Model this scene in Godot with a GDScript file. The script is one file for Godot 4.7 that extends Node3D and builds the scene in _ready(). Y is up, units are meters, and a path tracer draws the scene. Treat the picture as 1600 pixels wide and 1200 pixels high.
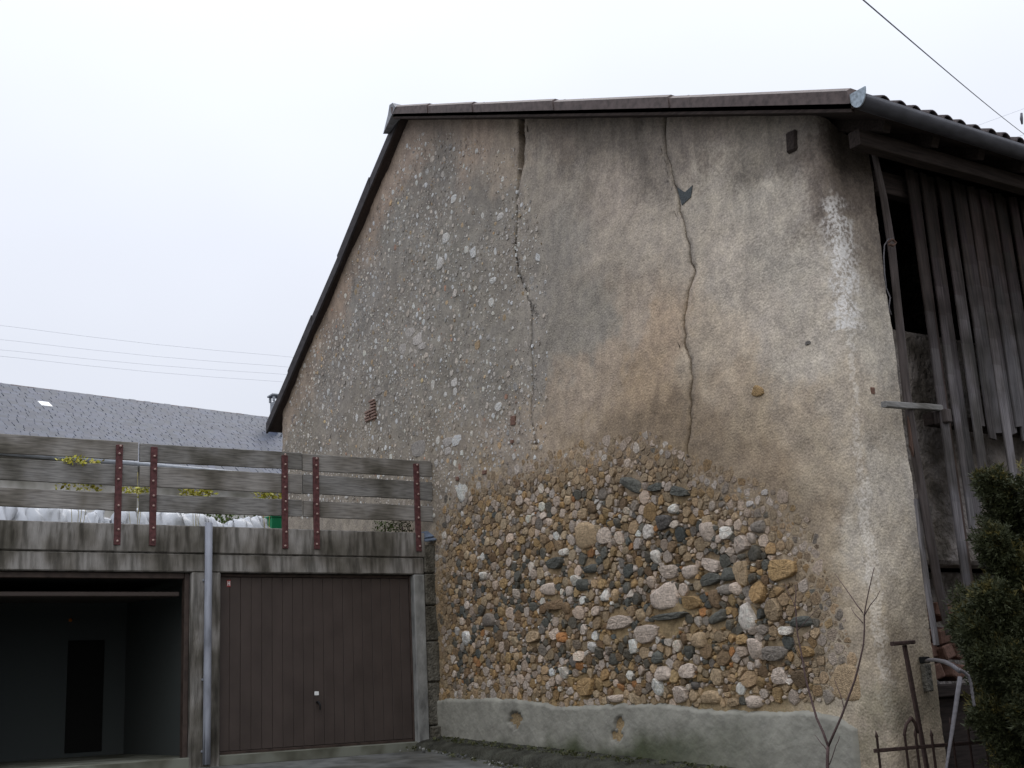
extends Node3D
# An old rubble barn gable beside a pair of concrete garages, under an overcast sky.
# Axes: x along the garage front, y up (0 = eye height), -z into the distance.

const XG := 7.88      # face of the barn's gable wall
const ZC := -6.88     # face of the barn's side wall
const ZF := -13.95    # face of the garages
const CR := 0.10      # worn rounding of the barn's corner
const GAIN := 1.62    # brightness seen on the shaded wall -> base colour

var rng := RandomNumberGenerator.new()
var count := {}
var T := {}
var M := {}
var n_low := FastNoiseLite.new()
var n_mid := FastNoiseLite.new()
var n_fine := FastNoiseLite.new()
var n_cell := FastNoiseLite.new()
var coarse: Image
var crack_a := []
var crack_b := []
var rubble := PackedVector2Array()
var pebbled := PackedVector2Array()
var plinth_top := []

# ------------------------------------------------------------------ helpers
func rgb(r: float, g: float, b: float) -> Color:
	return Color(r / 255.0, g / 255.0, b / 255.0)

func lin(r: float, g: float, b: float, k := 1.0) -> Color:
	var c := rgb(r, g, b).srgb_to_linear()
	return Color(c.r * k, c.g * k, c.b * k)

func numbered(parent: Node, called: String) -> String:
	var key := str(parent.get_instance_id()) + called
	var k: int = count.get(key, 0)
	count[key] = k + 1
	return called if k == 0 else "%s_%03d" % [called, k]

func tag(o: Node, label: String, category: String, group := "") -> Node:
	o.set_meta("label", label)
	o.set_meta("category", category)
	if group != "":
		o.set_meta("group", group)
	return o

func thing(called: String, label: String, category: String, at := Vector3.ZERO, group := "") -> Node3D:
	var o := Node3D.new()
	o.name = numbered(self, called)
	add_child(o, true)
	o.position = at
	tag(o, label, category, group)
	return o

func begin(smooth := false) -> SurfaceTool:
	var st := SurfaceTool.new()
	st.begin(Mesh.PRIMITIVE_TRIANGLES)
	st.set_smooth_group(0 if smooth else 4294967295)
	return st

func done(st: SurfaceTool, called: String, m: Material, parent: Node = null) -> MeshInstance3D:
	st.generate_normals()
	var o := MeshInstance3D.new()
	o.mesh = st.commit()
	o.mesh.surface_set_material(0, m)
	var p: Node = self if parent == null else parent
	o.name = numbered(p, called)
	p.add_child(o, true)
	return o

func show_mesh(mesh: Mesh, called: String, m: Material, parent: Node, xf: Transform3D) -> MeshInstance3D:
	var o := MeshInstance3D.new()
	o.mesh = mesh
	if m != null:
		o.set_surface_override_material(0, m)
	o.name = numbered(parent, called)
	parent.add_child(o, true)
	o.transform = xf
	return o

func poly(st: SurfaceTool, pts: Array, center: Vector3) -> void:
	var mid := Vector3.ZERO
	for p in pts:
		mid += p
	mid /= pts.size()
	var pl: Vector3 = (pts[0] - pts[2]).cross(pts[0] - pts[1])
	if pl.length_squared() < 1e-14 and pts.size() > 3:
		pl = (pts[0] - pts[3]).cross(pts[0] - pts[2])
	var flip := pl.dot(mid - center) < 0.0
	for i in range(1, pts.size() - 1):
		st.add_vertex(pts[0])
		st.add_vertex(pts[i + 1] if flip else pts[i])
		st.add_vertex(pts[i] if flip else pts[i + 1])

func box(st: SurfaceTool, xf: Transform3D, size: Vector3, bev := 0.006) -> void:
	var h := size * 0.5
	bev = minf(bev, minf(h.x, minf(h.y, h.z)) * 0.8)
	var c := xf.origin
	for ax in 3:
		var u := (ax + 1) % 3
		var v := (ax + 2) % 3
		for sg in [-1.0, 1.0]:
			var pts := []
			for q in [[-1, -1], [1, -1], [1, 1], [-1, 1]]:
				var p := Vector3.ZERO
				p[ax] = sg * h[ax]
				p[u] = q[0] * (h[u] - bev)
				p[v] = q[1] * (h[v] - bev)
				pts.append(xf * p)
			poly(st, pts, c)
		if bev <= 0.0:
			continue
		for su in [-1.0, 1.0]:
			for sv in [-1.0, 1.0]:
				var e := []
				for q in [[-1, 0], [1, 0], [1, 1], [-1, 1]]:
					var p := Vector3.ZERO
					p[ax] = q[0] * (h[ax] - bev)
					p[u] = su * (h[u] - (bev if q[1] == 1 else 0.0))
					p[v] = sv * (h[v] - (0.0 if q[1] == 1 else bev))
					e.append(xf * p)
				poly(st, e, c)
	if bev > 0.0:
		for sx in [-1.0, 1.0]:
			for sy in [-1.0, 1.0]:
				for sz in [-1.0, 1.0]:
					poly(st, [xf * Vector3(sx * h.x, sy * (h.y - bev), sz * (h.z - bev)), xf * Vector3(sx * (h.x - bev), sy * h.y, sz * (h.z - bev)), xf * Vector3(sx * (h.x - bev), sy * (h.y - bev), sz * h.z)], c)

func at(x: float, y: float, z: float) -> Transform3D:
	return Transform3D(Basis.IDENTITY, Vector3(x, y, z))

func slab(st: SurfaceTool, x0: float, x1: float, y0: float, y1: float, z0: float, z1: float, bev := 0.006) -> void:
	box(st, at((x0 + x1) / 2, (y0 + y1) / 2, (z0 + z1) / 2), Vector3(absf(x1 - x0), absf(y1 - y0), absf(z1 - z0)), bev)

func sweep(st: SurfaceTool, rings: Array, capped := true) -> void:
	for k in rings.size() - 1:
		var a: Array = rings[k]
		var b: Array = rings[k + 1]
		var c := Vector3.ZERO
		for i in a.size():
			c += a[i] + b[i]
		c /= a.size() * 2
		for i in a.size():
			var j := (i + 1) % a.size()
			poly(st, [a[i], a[j], b[j], b[i]], c)
	if capped:
		for e in [[0, 1], [rings.size() - 1, rings.size() - 2]]:
			var inner := Vector3.ZERO
			for p in rings[e[1]]:
				inner += p
			poly(st, rings[e[0]], inner / rings[e[1]].size())

func tube(st: SurfaceTool, pts: Array, radii: Array, sides := 7) -> void:
	var rings := []
	var side := Vector3.ZERO
	for k in pts.size():
		var d: Vector3 = (pts[mini(k + 1, pts.size() - 1)] - pts[maxi(k - 1, 0)]).normalized()
		if k == 0:
			side = d.cross(Vector3(0.31, 0.77, 0.56)).normalized()
		side = (side - d * side.dot(d)).normalized()
		var up := d.cross(side)
		var r: float = radii[k] if k < radii.size() else radii[-1]
		var ring := []
		for i in sides:
			var a := TAU * i / sides
			ring.append(pts[k] + (side * cos(a) + up * sin(a)) * r)
		rings.append(ring)
	sweep(st, rings)

# a board swept from a to b: w across (dir wd), t thick; edges worn and slightly wandering
var fade := []   # [colour at the start, colour at the end] of the next board

func board(st: SurfaceTool, a: Vector3, b: Vector3, wd: Vector3, w: float, t: float, wobble := 0.004, steps := 8, skew := 0.0) -> void:
	var d := (b - a).normalized()
	wd = (wd - d * wd.dot(d)).normalized()
	var td := d.cross(wd)
	var c := minf(0.006, t * 0.3)
	var rings := []
	var bow := rng.randf_range(-1, 1) * wobble
	for k in steps + 1:
		var f := float(k) / steps
		var l := -w / 2 + rng.randf_range(-wobble, wobble) * 0.6
		var r := w / 2 + rng.randf_range(-wobble, wobble) * 0.6
		var o := a.lerp(b, f) + td * sin(f * PI) * bow * 2.0
		var e := 0.0
		if k == 0 or k == steps:
			e = skew
		var ring := []
		for q in [[l + c, -t / 2], [r - c, -t / 2], [r, -t / 2 + c], [r, t / 2 - c], [r - c, t / 2], [l + c, t / 2], [l, t / 2 - c], [l, -t / 2 + c]]:
			ring.append(o + wd * q[0] + td * q[1] + d * e * (q[0] / w))
		rings.append(ring)
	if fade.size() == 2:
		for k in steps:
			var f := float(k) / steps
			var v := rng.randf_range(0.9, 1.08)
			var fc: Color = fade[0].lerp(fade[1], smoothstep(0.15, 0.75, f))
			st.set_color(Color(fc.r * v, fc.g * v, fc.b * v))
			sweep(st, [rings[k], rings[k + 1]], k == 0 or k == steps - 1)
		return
	sweep(st, rings)

func along(path: Array, y: float) -> float:   # x of a polyline running in falling y
	if y >= path[0].y:
		return path[0].x
	for i in path.size() - 1:
		var a: Vector2 = path[i]
		var b: Vector2 = path[i + 1]
		if y <= a.y and y >= b.y:
			return lerpf(a.x, b.x, (a.y - y) / maxf(a.y - b.y, 1e-4))
	return path[-1].x

func across(path: Array, x: float) -> float:  # y of a polyline running in rising x
	if x <= path[0].x:
		return path[0].y
	for i in path.size() - 1:
		var a: Vector2 = path[i]
		var b: Vector2 = path[i + 1]
		if x >= a.x and x <= b.x:
			return lerpf(a.y, b.y, (x - a.x) / maxf(b.x - a.x, 1e-4))
	return path[-1].y

func inside(pl: PackedVector2Array, p: Vector2) -> float:   # signed distance, positive inside
	var d := 1e9
	for i in pl.size():
		d = minf(d, p.distance_to(Geometry2D.get_closest_point_to_segment(p, pl[i], pl[(i + 1) % pl.size()])))
	return d if Geometry2D.is_point_in_polygon(p, pl) else -d

# ------------------------------------------------------------------ textures and materials
func noise_tex(key: String, freq: float, octaves: int, stops: Array, sd: int, kind := FastNoiseLite.TYPE_SIMPLEX_SMOOTH, size := 512) -> NoiseTexture2D:
	var n := FastNoiseLite.new()
	n.noise_type = kind
	n.frequency = freq
	n.fractal_octaves = octaves
	n.seed = sd
	var t := NoiseTexture2D.new()
	t.width = size
	t.height = size
	t.seamless = true
	t.noise = n
	if stops.size() > 0:
		var g := Gradient.new()
		var o := PackedFloat32Array()
		var c := PackedColorArray()
		for s in stops:
			o.append(s[0])
			c.append(s[1])
		g.offsets = o
		g.colors = c
		t.color_ramp = g
	T[key] = t
	return t

func grey(v: float) -> Color:
	return Color(v, v, v)

func mat(key: String, c: Color, rough: float, tex := "", sc := Vector3.ONE, bump := "", bump_cm := 0.0, detail := "") -> StandardMaterial3D:
	var m := StandardMaterial3D.new()
	m.resource_name = key
	m.albedo_color = c
	m.roughness = rough
	m.metallic_specular = 0.35
	m.uv1_triplanar = true
	m.uv1_world_triplanar = true
	m.uv1_scale = sc
	if tex != "":
		m.albedo_texture = T[tex]
	if bump != "":
		m.heightmap_enabled = true
		m.heightmap_texture = T[bump]
		m.heightmap_scale = bump_cm
	if detail != "":
		m.detail_enabled = true
		m.detail_blend_mode = BaseMaterial3D.BLEND_MODE_MUL
		m.detail_albedo = T[detail]
		m.detail_uv_layer = BaseMaterial3D.DETAIL_UV_2
		m.uv2_triplanar = true
		m.uv2_world_triplanar = true
		m.uv2_scale = Vector3(0.45, 0.45, 0.45)
	M[key] = m
	return m

func make_materials() -> void:
	noise_tex("scuff", 0.01, 5, [[0.0, grey(0.86)], [0.5, grey(0.94)], [1.0, grey(1.0)]], 31)
	noise_tex("board_grain", 0.012, 4, [[0.0, grey(0.7)], [0.4, grey(0.86)], [0.65, grey(0.93)], [1.0, grey(1.0)]], 37)
	noise_tex("mottle", 0.012, 5, [[0.0, grey(0.62)], [0.45, grey(0.84)], [1.0, grey(1.0)]], 3)
	noise_tex("blotch", 0.006, 4, [[0.0, Color(0.55, 0.54, 0.5)], [0.4, Color(0.8, 0.79, 0.77)], [0.7, grey(0.95)], [1.0, grey(1.0)]], 5)
	noise_tex("grain", 0.012, 4, [[0.0, grey(0.62)], [0.35, grey(0.8)], [0.6, grey(0.9)], [1.0, grey(1.0)]], 7)
	noise_tex("streak", 0.008, 4, [[0.0, Color(0.50, 0.50, 0.50)], [0.36, Color(0.68, 0.675, 0.66)], [0.6, Color(0.88, 0.875, 0.87)], [1.0, grey(1.0)]], 11)
	noise_tex("rough", 0.03, 5, [], 13)
	noise_tex("grit", 0.08, 3, [], 17)
	noise_tex("rust", 0.015, 5, [[0.0, Color(0.35, 0.28, 0.26)], [0.5, Color(0.75, 0.6, 0.58)], [0.75, Color(0.95, 0.8, 0.72)], [1.0, Color(1.0, 0.75, 0.6)]], 19)
	mat("concrete", rgb(160, 157, 153), 0.92, "streak", Vector3(1.7, 0.26, 1.7), "grit", 0.6, "blotch")
	mat("concrete_light", rgb(148, 148, 145), 0.9, "mottle", Vector3(0.8, 0.4, 0.8), "grit", 0.4)
	mat("block", rgb(122, 118, 108), 0.95, "mottle", Vector3(1.6, 1.6, 1.6), "rough", 2.0, "blotch")
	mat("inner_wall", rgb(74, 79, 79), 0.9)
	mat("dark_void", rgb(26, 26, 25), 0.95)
	mat("floor", rgb(120, 122, 112), 0.75, "blotch", Vector3(0.5, 0.5, 0.5))
	mat("door_brown", rgb(74, 65, 61), 0.5, "scuff", Vector3(0.5, 0.35, 0.5))
	mat("frame_brown", rgb(74, 62, 56), 0.55, "mottle", Vector3(0.9, 0.9, 0.9))
	mat("pipe_grey", rgb(163, 167, 178), 0.45, "mottle", Vector3(0.7, 0.3, 0.7))
	mat("white_plastic", rgb(225, 226, 226), 0.4)
	mat("black_plastic", rgb(28, 28, 30), 0.4)
	mat("red_sticker", rgb(150, 58, 56), 0.5)
	mat("orange_glass", rgb(214, 128, 40), 0.3)
	mat("fence_wood", rgb(160, 156, 151), 0.9, "board_grain", Vector3(0.5, 8.0, 8.0), "grain", 0.3, "blotch")
	mat("fence_wood_worn", rgb(148, 146, 143), 0.9, "board_grain", Vector3(0.6, 6.5, 6.5), "grain", 0.3, "blotch")
	mat("post_iron", rgb(104, 66, 66), 0.7, "mottle", Vector3(2.2, 2.2, 2.2), "grit", 0.2)
	mat("bolt", rgb(165, 140, 132), 0.5)
	mat("plank_grey", rgb(142, 138, 140), 0.9, "grain", Vector3(6.0, 0.3, 6.0), "grain", 0.4, "blotch")
	mat("plank_dark", rgb(92, 84, 82), 0.9, "grain", Vector3(6.0, 0.3, 6.0), "grain", 0.4, "blotch")
	mat("plank_brown", rgb(102, 80, 70), 0.9, "grain", Vector3(6.0, 0.3, 6.0), "grain", 0.4, "blotch")
	mat("plank_eave_shade", Color.WHITE, 0.9, "grain", Vector3(6.0, 0.3, 6.0), "grain", 0.4, "blotch").vertex_color_use_as_albedo = true
	mat("beam", rgb(62, 53, 49), 0.9, "grain", Vector3(0.4, 5.0, 5.0), "grain", 0.5)
	mat("soffit", rgb(66, 56, 52), 0.9, "grain", Vector3(4.0, 4.0, 0.4), "grain", 0.4)
	mat("verge_metal", rgb(108, 95, 92), 0.6, "mottle", Vector3(1.4, 1.4, 1.4), "grit", 0.15)
	mat("verge_dark", rgb(72, 68, 70), 0.7, "mottle", Vector3(1.4, 1.4, 0.6))
	mat("lead", rgb(150, 152, 158), 0.5, "mottle", Vector3(2, 2, 2))
	mat("gutter", rgb(84, 84, 90), 0.45, "mottle", Vector3(0.6, 2, 2))
	mat("gutter_end", rgb(182, 196, 208), 0.5, "mottle", Vector3(3, 3, 3))
	mat("roof_tile", rgb(88, 80, 80), 0.85, "mottle", Vector3(2.2, 2.2, 2.2), "grit", 0.5)
	mat("iron", rgb(70, 54, 49), 0.8, "mottle", Vector3(4, 4, 4), "grit", 0.2)
	mat("steel_pipe", rgb(100, 97, 100), 0.5, "mottle", Vector3(5, 5, 5))
	mat("slate", rgb(60, 66, 80), 0.52)
	M.slate.vertex_color_use_as_albedo = true
	mat("ridge_clay", rgb(126, 116, 116), 0.8, "mottle", Vector3(2, 2, 2))
	mat("house_wall", rgb(232, 232, 230), 0.9, "blotch", Vector3(0.3, 0.3, 0.3))
	mat("zinc", rgb(160, 165, 172), 0.45, "mottle", Vector3(0.5, 2, 2))
	mat("brick_clay", rgb(164, 136, 124), 0.9, "mottle", Vector3(5, 5, 5), "grit", 0.3)
	mat("brick_red", rgb(140, 108, 94), 0.9, "mottle", Vector3(5, 5, 5), "grit", 0.3)
	mat("mud_wall", rgb(158, 150, 145), 0.95, "blotch", Vector3(0.8, 0.8, 0.8), "rough", 2.5, "mottle")
	mat("ground", rgb(88, 84, 74), 0.95, "blotch", Vector3(0.4, 0.4, 0.4), "rough", 2.0)
	mat("driveway", rgb(122, 123, 120), 0.8, "blotch", Vector3(0.35, 0.35, 0.35), "grit", 0.4, "mottle")
	mat("footing", rgb(84, 84, 74), 0.95, "blotch", Vector3(1.3, 1.3, 1.3), "rough", 3.0, "mottle")
	mat("bark", rgb(104, 86, 84), 0.85, "mottle", Vector3(9, 9, 9))
	mat("cable", rgb(84, 84, 92), 0.6)
	mat("far_wire", rgb(200, 204, 214), 0.6)  # pale colour has the haze of distance painted in
	mat("green_plastic", rgb(30, 122, 82), 0.45)
	mat("yellow_cord", rgb(196, 180, 96), 0.8)
	mat("blue_slate", rgb(112, 124, 142), 0.6, "mottle", Vector3(3, 3, 3))
	var s := mat("stone", Color.WHITE, 0.88, "mottle", Vector3(4.5, 4.5, 4.5), "rough", 1.6)
	s.vertex_color_use_as_albedo = true
	s.detail_enabled = false
	var cm := mat("cement", Color.WHITE, 0.9, "scuff", Vector3(0.9, 0.9, 0.9), "rough", 0.5)
	cm.vertex_color_use_as_albedo = true
	var sheet := mat("plastic_sheet", rgb(196, 199, 204), 0.35)
	sheet.backlight_enabled = true
	sheet.backlight = Color(0.5, 0.5, 0.52)
	for k in [["leaf_yellow", rgb(176, 172, 74)], ["leaf_green", rgb(74, 92, 34)], ["leaf_dark", rgb(74, 77, 54)]]:
		var l := mat(k[0], k[1], 0.6)
		l.vertex_color_use_as_albedo = true
		l.backlight_enabled = true
		l.backlight = Color(0.25, 0.25, 0.2)

# ------------------------------------------------------------------ the gable wall
func wall(s: float, y: float, d := 0.0) -> Vector3:
	if s >= CR:
		return Vector3(XG - d, y, ZC - s)
	if s <= -CR:
		return Vector3(XG - s, y, ZC + d)
	var a := (s + CR) / (2 * CR) * PI / 2
	return Vector3(XG + CR, y, ZC - CR) + Vector3(-sin(a), 0, cos(a)) * (CR + d)

func wall_top(s: float) -> float:
	var z := ZC - s
	if s < 7.4:
		return 4.75 + 0.4365 * maxf(s, -0.3)
	if s < 9.52:
		return lerpf(7.98, 6.47, (s - 7.4) / 2.12)
	return 6.47 - 0.695 * (s - 9.52)

func rubble_share(s: float, y: float) -> float:
	var p := Vector2(s + 0.18 * n_mid.get_noise_2d(s * 60, y * 60), y + 0.14 * n_mid.get_noise_2d(y * 60 + 400, s * 60))
	return smoothstep(-0.12, 0.32, inside(rubble, p))

func bulge(s: float, y: float) -> float:   # how far the old render bellies out of true
	var d := 0.035 * n_low.get_noise_2d(s * 55, y * 55) + 0.012 * n_mid.get_noise_2d(s * 120, y * 120)
	return d * (0.6 if s < 0.12 else 1.0)

func crack(which: int, y: float) -> Vector2:   # (place along the wall, width)
	var path: Array = crack_a if which == 0 else crack_b
	var s := along(path, y) + 0.035 * n_fine.get_noise_1d(y * 75 + which * 500) + 0.03 * n_mid.get_noise_1d(y * 90 + which * 900)
	if y < path[-1].y:
		return Vector2(s, 0.0)
	var w := 0.012 + 0.010 * n_fine.get_noise_1d(y * 35 + 77 * which)
	if which == 0:
		w = 0.017 + 0.013 * n_fine.get_noise_1d(y * 30)
		var up: float = smoothstep(path[1].y - 0.45, path[1].y, y)
		w = w * lerpf(0.5, 1.0, smoothstep(path[6].y, path[3].y, y)) + 0.055 * up
	else:
		w *= 1.2 * (1.0 - 0.45 * smoothstep(4.6, 5.1, y))
	w *= smoothstep(path[-1].y, path[-1].y + 0.8, y) * 0.6 + 0.4
	return Vector2(s, maxf(w, 0.006))

func make_fields() -> void:
	for n in [[n_low, 0.012, 4, 21], [n_mid, 0.02, 4, 22], [n_fine, 0.05, 3, 23]]:
		n[0].frequency = n[1]
		n[0].fractal_octaves = n[2]
		n[0].seed = n[3]
	n_cell.noise_type = FastNoiseLite.TYPE_CELLULAR
	n_cell.frequency = 0.05
	n_cell.seed = 24
	crack_a = [Vector2(4.597, 6.751), Vector2(4.614, 6.265), Vector2(4.786, 5.630), Vector2(4.889, 5.136), Vector2(4.833, 4.821), Vector2(4.716, 4.594), Vector2(4.609, 4.295), Vector2(4.633, 3.762), Vector2(4.749, 3.107), Vector2(4.674, 2.792)]
	crack_b = [Vector2(2.006, 5.662), Vector2(2.046, 5.255), Vector2(1.924, 4.860), Vector2(1.898, 4.443), Vector2(1.824, 4.116), Vector2(1.784, 3.906), Vector2(1.992, 3.543), Vector2(1.981, 3.182), Vector2(1.922, 2.975), Vector2(1.976, 2.702), Vector2(2.084, 2.222), Vector2(2.166, 1.876)]
	rubble = PackedVector2Array([Vector2(7.111, -0.047), Vector2(6.911, 1.830), Vector2(6.635, 2.277), Vector2(5.778, 2.421), Vector2(4.801, 2.431), Vector2(3.584, 2.317), Vector2(2.826, 2.286), Vector2(2.178, 1.928), Vector2(1.587, 1.621), Vector2(1.190, 1.474), Vector2(0.843, 1.147), Vector2(0.845, 0.874), Vector2(0.600, 0.532), Vector2(0.570, 0.014), Vector2(0.693, -0.339), Vector2(3.135, -0.315)])
	pebbled = PackedVector2Array([Vector2(7.212, 7.707), Vector2(6.029, 7.020), Vector2(4.848, 6.360), Vector2(4.504, 5.528), Vector2(4.326, 4.599), Vector2(4.414, 3.706), Vector2(4.571, 2.772), Vector2(5.067, 2.454), Vector2(6.715, 2.288), Vector2(7.373, 2.469), Vector2(11.818, 3.041), Vector2(11.900, 4.690), Vector2(10.630, 5.500), Vector2(8.290, 7.007)])
	plinth_top = [Vector2(0.350, -0.386), Vector2(0.545, -0.285), Vector2(0.880, -0.244), Vector2(2.021, -0.214), Vector2(2.778, -0.135), Vector2(3.580, -0.124), Vector2(4.170, -0.124), Vector2(4.573, -0.136), Vector2(4.788, -0.071), Vector2(5.390, -0.021), Vector2(6.011, 0.002), Vector2(6.836, 0.015), Vector2(7.139, 0.015)]
	# colours as read off the wall, laid out in wall metres
	var spots := [[7.03, 7.68, 126, 112, 103, 1], [5.71, 7.00, 133, 117, 106, 1], [4.84, 6.47, 130, 117, 106, 1], [7.50, 7.63, 126, 111, 102, 1], [8.39, 7.14, 128, 112, 102, 1], [9.78, 6.19, 128, 111, 100, 1], [10.95, 5.48, 126, 111, 100, 1], [11.74, 4.87, 124, 110, 100, 1], [6.55, 6.82, 108, 102, 98, 1], [7.82, 6.59, 110, 105, 101, 1], [6.47, 5.62, 110, 105, 100, 1], [5.41, 5.86, 112, 106, 101, 1], [9.13, 5.70, 110, 105, 102, 1], [7.58, 4.88, 113, 107, 102, 1], [5.90, 4.58, 111, 105, 99, 1], [10.18, 4.77, 110, 104, 100, 1], [8.38, 4.16, 108, 102, 97, 1], [6.59, 3.92, 110, 104, 98, 1], [5.44, 3.81, 112, 106, 100, 1], [11.29, 4.09, 109, 102, 95, 1], [8.81, 3.51, 111, 103, 95, 1], [6.81, 3.21, 115, 106, 97, 1], [5.37, 2.93, 122, 111, 102, 1], [6.69, 2.69, 118, 108, 98, 1]]
	spots.append_array([[4.30, 5.97, 126, 117, 109, 1], [3.90, 6.27, 104, 94, 87, 1], [3.30, 5.98, 98, 90, 84, 1], [2.53, 5.66, 100, 92, 86, 1], [2.93, 5.65, 121, 111, 103, 1], [2.14, 5.37, 112, 103, 96, 1], [1.48, 5.19, 114, 104, 97, 1], [0.64, 4.84, 114, 106, 98, 1], [0.22, 4.66, 104, 96, 90, 1], [3.85, 5.52, 128, 119, 111, 1], [4.03, 4.97, 121, 114, 108, 1], [4.34, 4.45, 117, 110, 104, 1], [2.92, 5.17, 139, 127, 118, 1], [3.11, 4.51, 138, 127, 117, 1], [2.34, 4.60, 144, 133, 123, 1], [3.77, 3.83, 119, 112, 105, 1], [3.40, 4.02, 119, 112, 105, 1], [4.41, 3.71, 119, 112, 106, 1], [3.18, 3.39, 138, 122, 108, 1], [2.65, 3.80, 142, 128, 116, 1], [2.38, 3.45, 146, 126, 108, 1], [3.85, 3.13, 140, 124, 110, 1], [4.25, 2.78, 136, 120, 105, 1], [2.74, 3.01, 138, 118, 98, 1], [2.38, 2.60, 112, 96, 80, 1], [3.02, 2.47, 118, 102, 86, 1], [2.25, 2.13, 114, 98, 80, 1], [3.69, 2.39, 125, 108, 90, 1]])
	spots.append_array([[1.55, 4.65, 150, 140, 130, 1], [0.71, 4.33, 150, 141, 132, 1], [1.21, 3.76, 155, 144, 134, 1], [0.41, 3.62, 155, 146, 137, 1], [0.89, 3.05, 154, 143, 133, 1], [1.57, 3.10, 150, 136, 122, 1], [0.39, 2.68, 157, 147, 137, 1], [1.37, 2.57, 140, 124, 108, 1], [1.68, 2.27, 112, 97, 82, 1], [1.08, 2.26, 138, 122, 104, 1], [0.61, 2.22, 142, 127, 112, 1], [1.05, 1.91, 118, 102, 86, 1], [0.43, 1.91, 138, 124, 108, 1], [0.86, 1.54, 120, 105, 88, 1], [0.44, 1.36, 125, 110, 94, 1], [0.19, 1.64, 142, 129, 114, 1], [0.14, 2.07, 150, 138, 126, 1], [0.53, 0.74, 118, 103, 86, 1], [0.74, 0.33, 115, 100, 82, 1], [0.22, 0.30, 142, 128, 112, 1], [0.44, -0.07, 146, 134, 118, 1], [0.07, 1.05, 158, 148, 137, 1], [0.22, 0.71, 150, 137, 121, 1], [0.12, -0.34, 132, 120, 106, 1]])
	spots.append_array([[5.80, 2.15, 125, 108, 88, 1], [3.98, 1.89, 120, 102, 80, 1], [2.44, 1.35, 112, 94, 70, 1], [3.04, 0.48, 118, 99, 73, 1], [4.69, 0.93, 112, 94, 70, 1], [6.04, 1.04, 126, 104, 78, 1], [6.25, 0.30, 126, 108, 82, 1], [4.17, 0.08, 122, 102, 72, 1], [2.13, 0.13, 122, 104, 76, 1], [1.38, 0.65, 118, 101, 78, 1], [1.31, 0.04, 118, 100, 75, 1]])
	for q in [[-0.3, 4.5, 70, 62, 58], [-0.3, 3.9, 118, 108, 100], [-0.35, 2.8, 150, 142, 134], [-0.35, 1.5, 152, 143, 134], [-0.35, 0.6, 148, 136, 122], [-0.35, -0.2, 128, 115, 100], [-0.1, 4.2, 96, 86, 80], [-0.4, 4.1, 90, 80, 75]]:  # dark pier top: burnt stain, with eave shade painted into it
		spots.append(q)
	coarse = Image.create(132, 100, false, Image.FORMAT_RGBF)
	for j in 100:
		for i in 132:
			var s := -0.9 + 13.2 * i / 131.0
			var y := 8.4 - 9.9 * j / 99.0
			var sum := Vector3.ZERO
			var wsum := 0.0
			for q in spots:
				var d2: float = (s - q[0]) * (s - q[0]) * 0.8 + (y - q[1]) * (y - q[1])
				var w := 1.0 / pow(d2 + 0.02, 2.0)
				sum += Vector3(q[2], q[3], q[4]) * w
				wsum += w
			sum /= wsum * 255.0
			coarse.set_pixel(i, j, Color(sum.x, sum.y, sum.z))
	coarse.resize(660, 500, Image.INTERPOLATE_BILINEAR)

func tone(s: float, y: float) -> Color:   # seen brightness (sRGB) of the render at a place on the wall
	return coarse.get_pixel(clampi(int((s + 0.9) / 13.2 * 659), 0, 659), clampi(int((8.4 - y) / 9.9 * 499), 0, 499))

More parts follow.
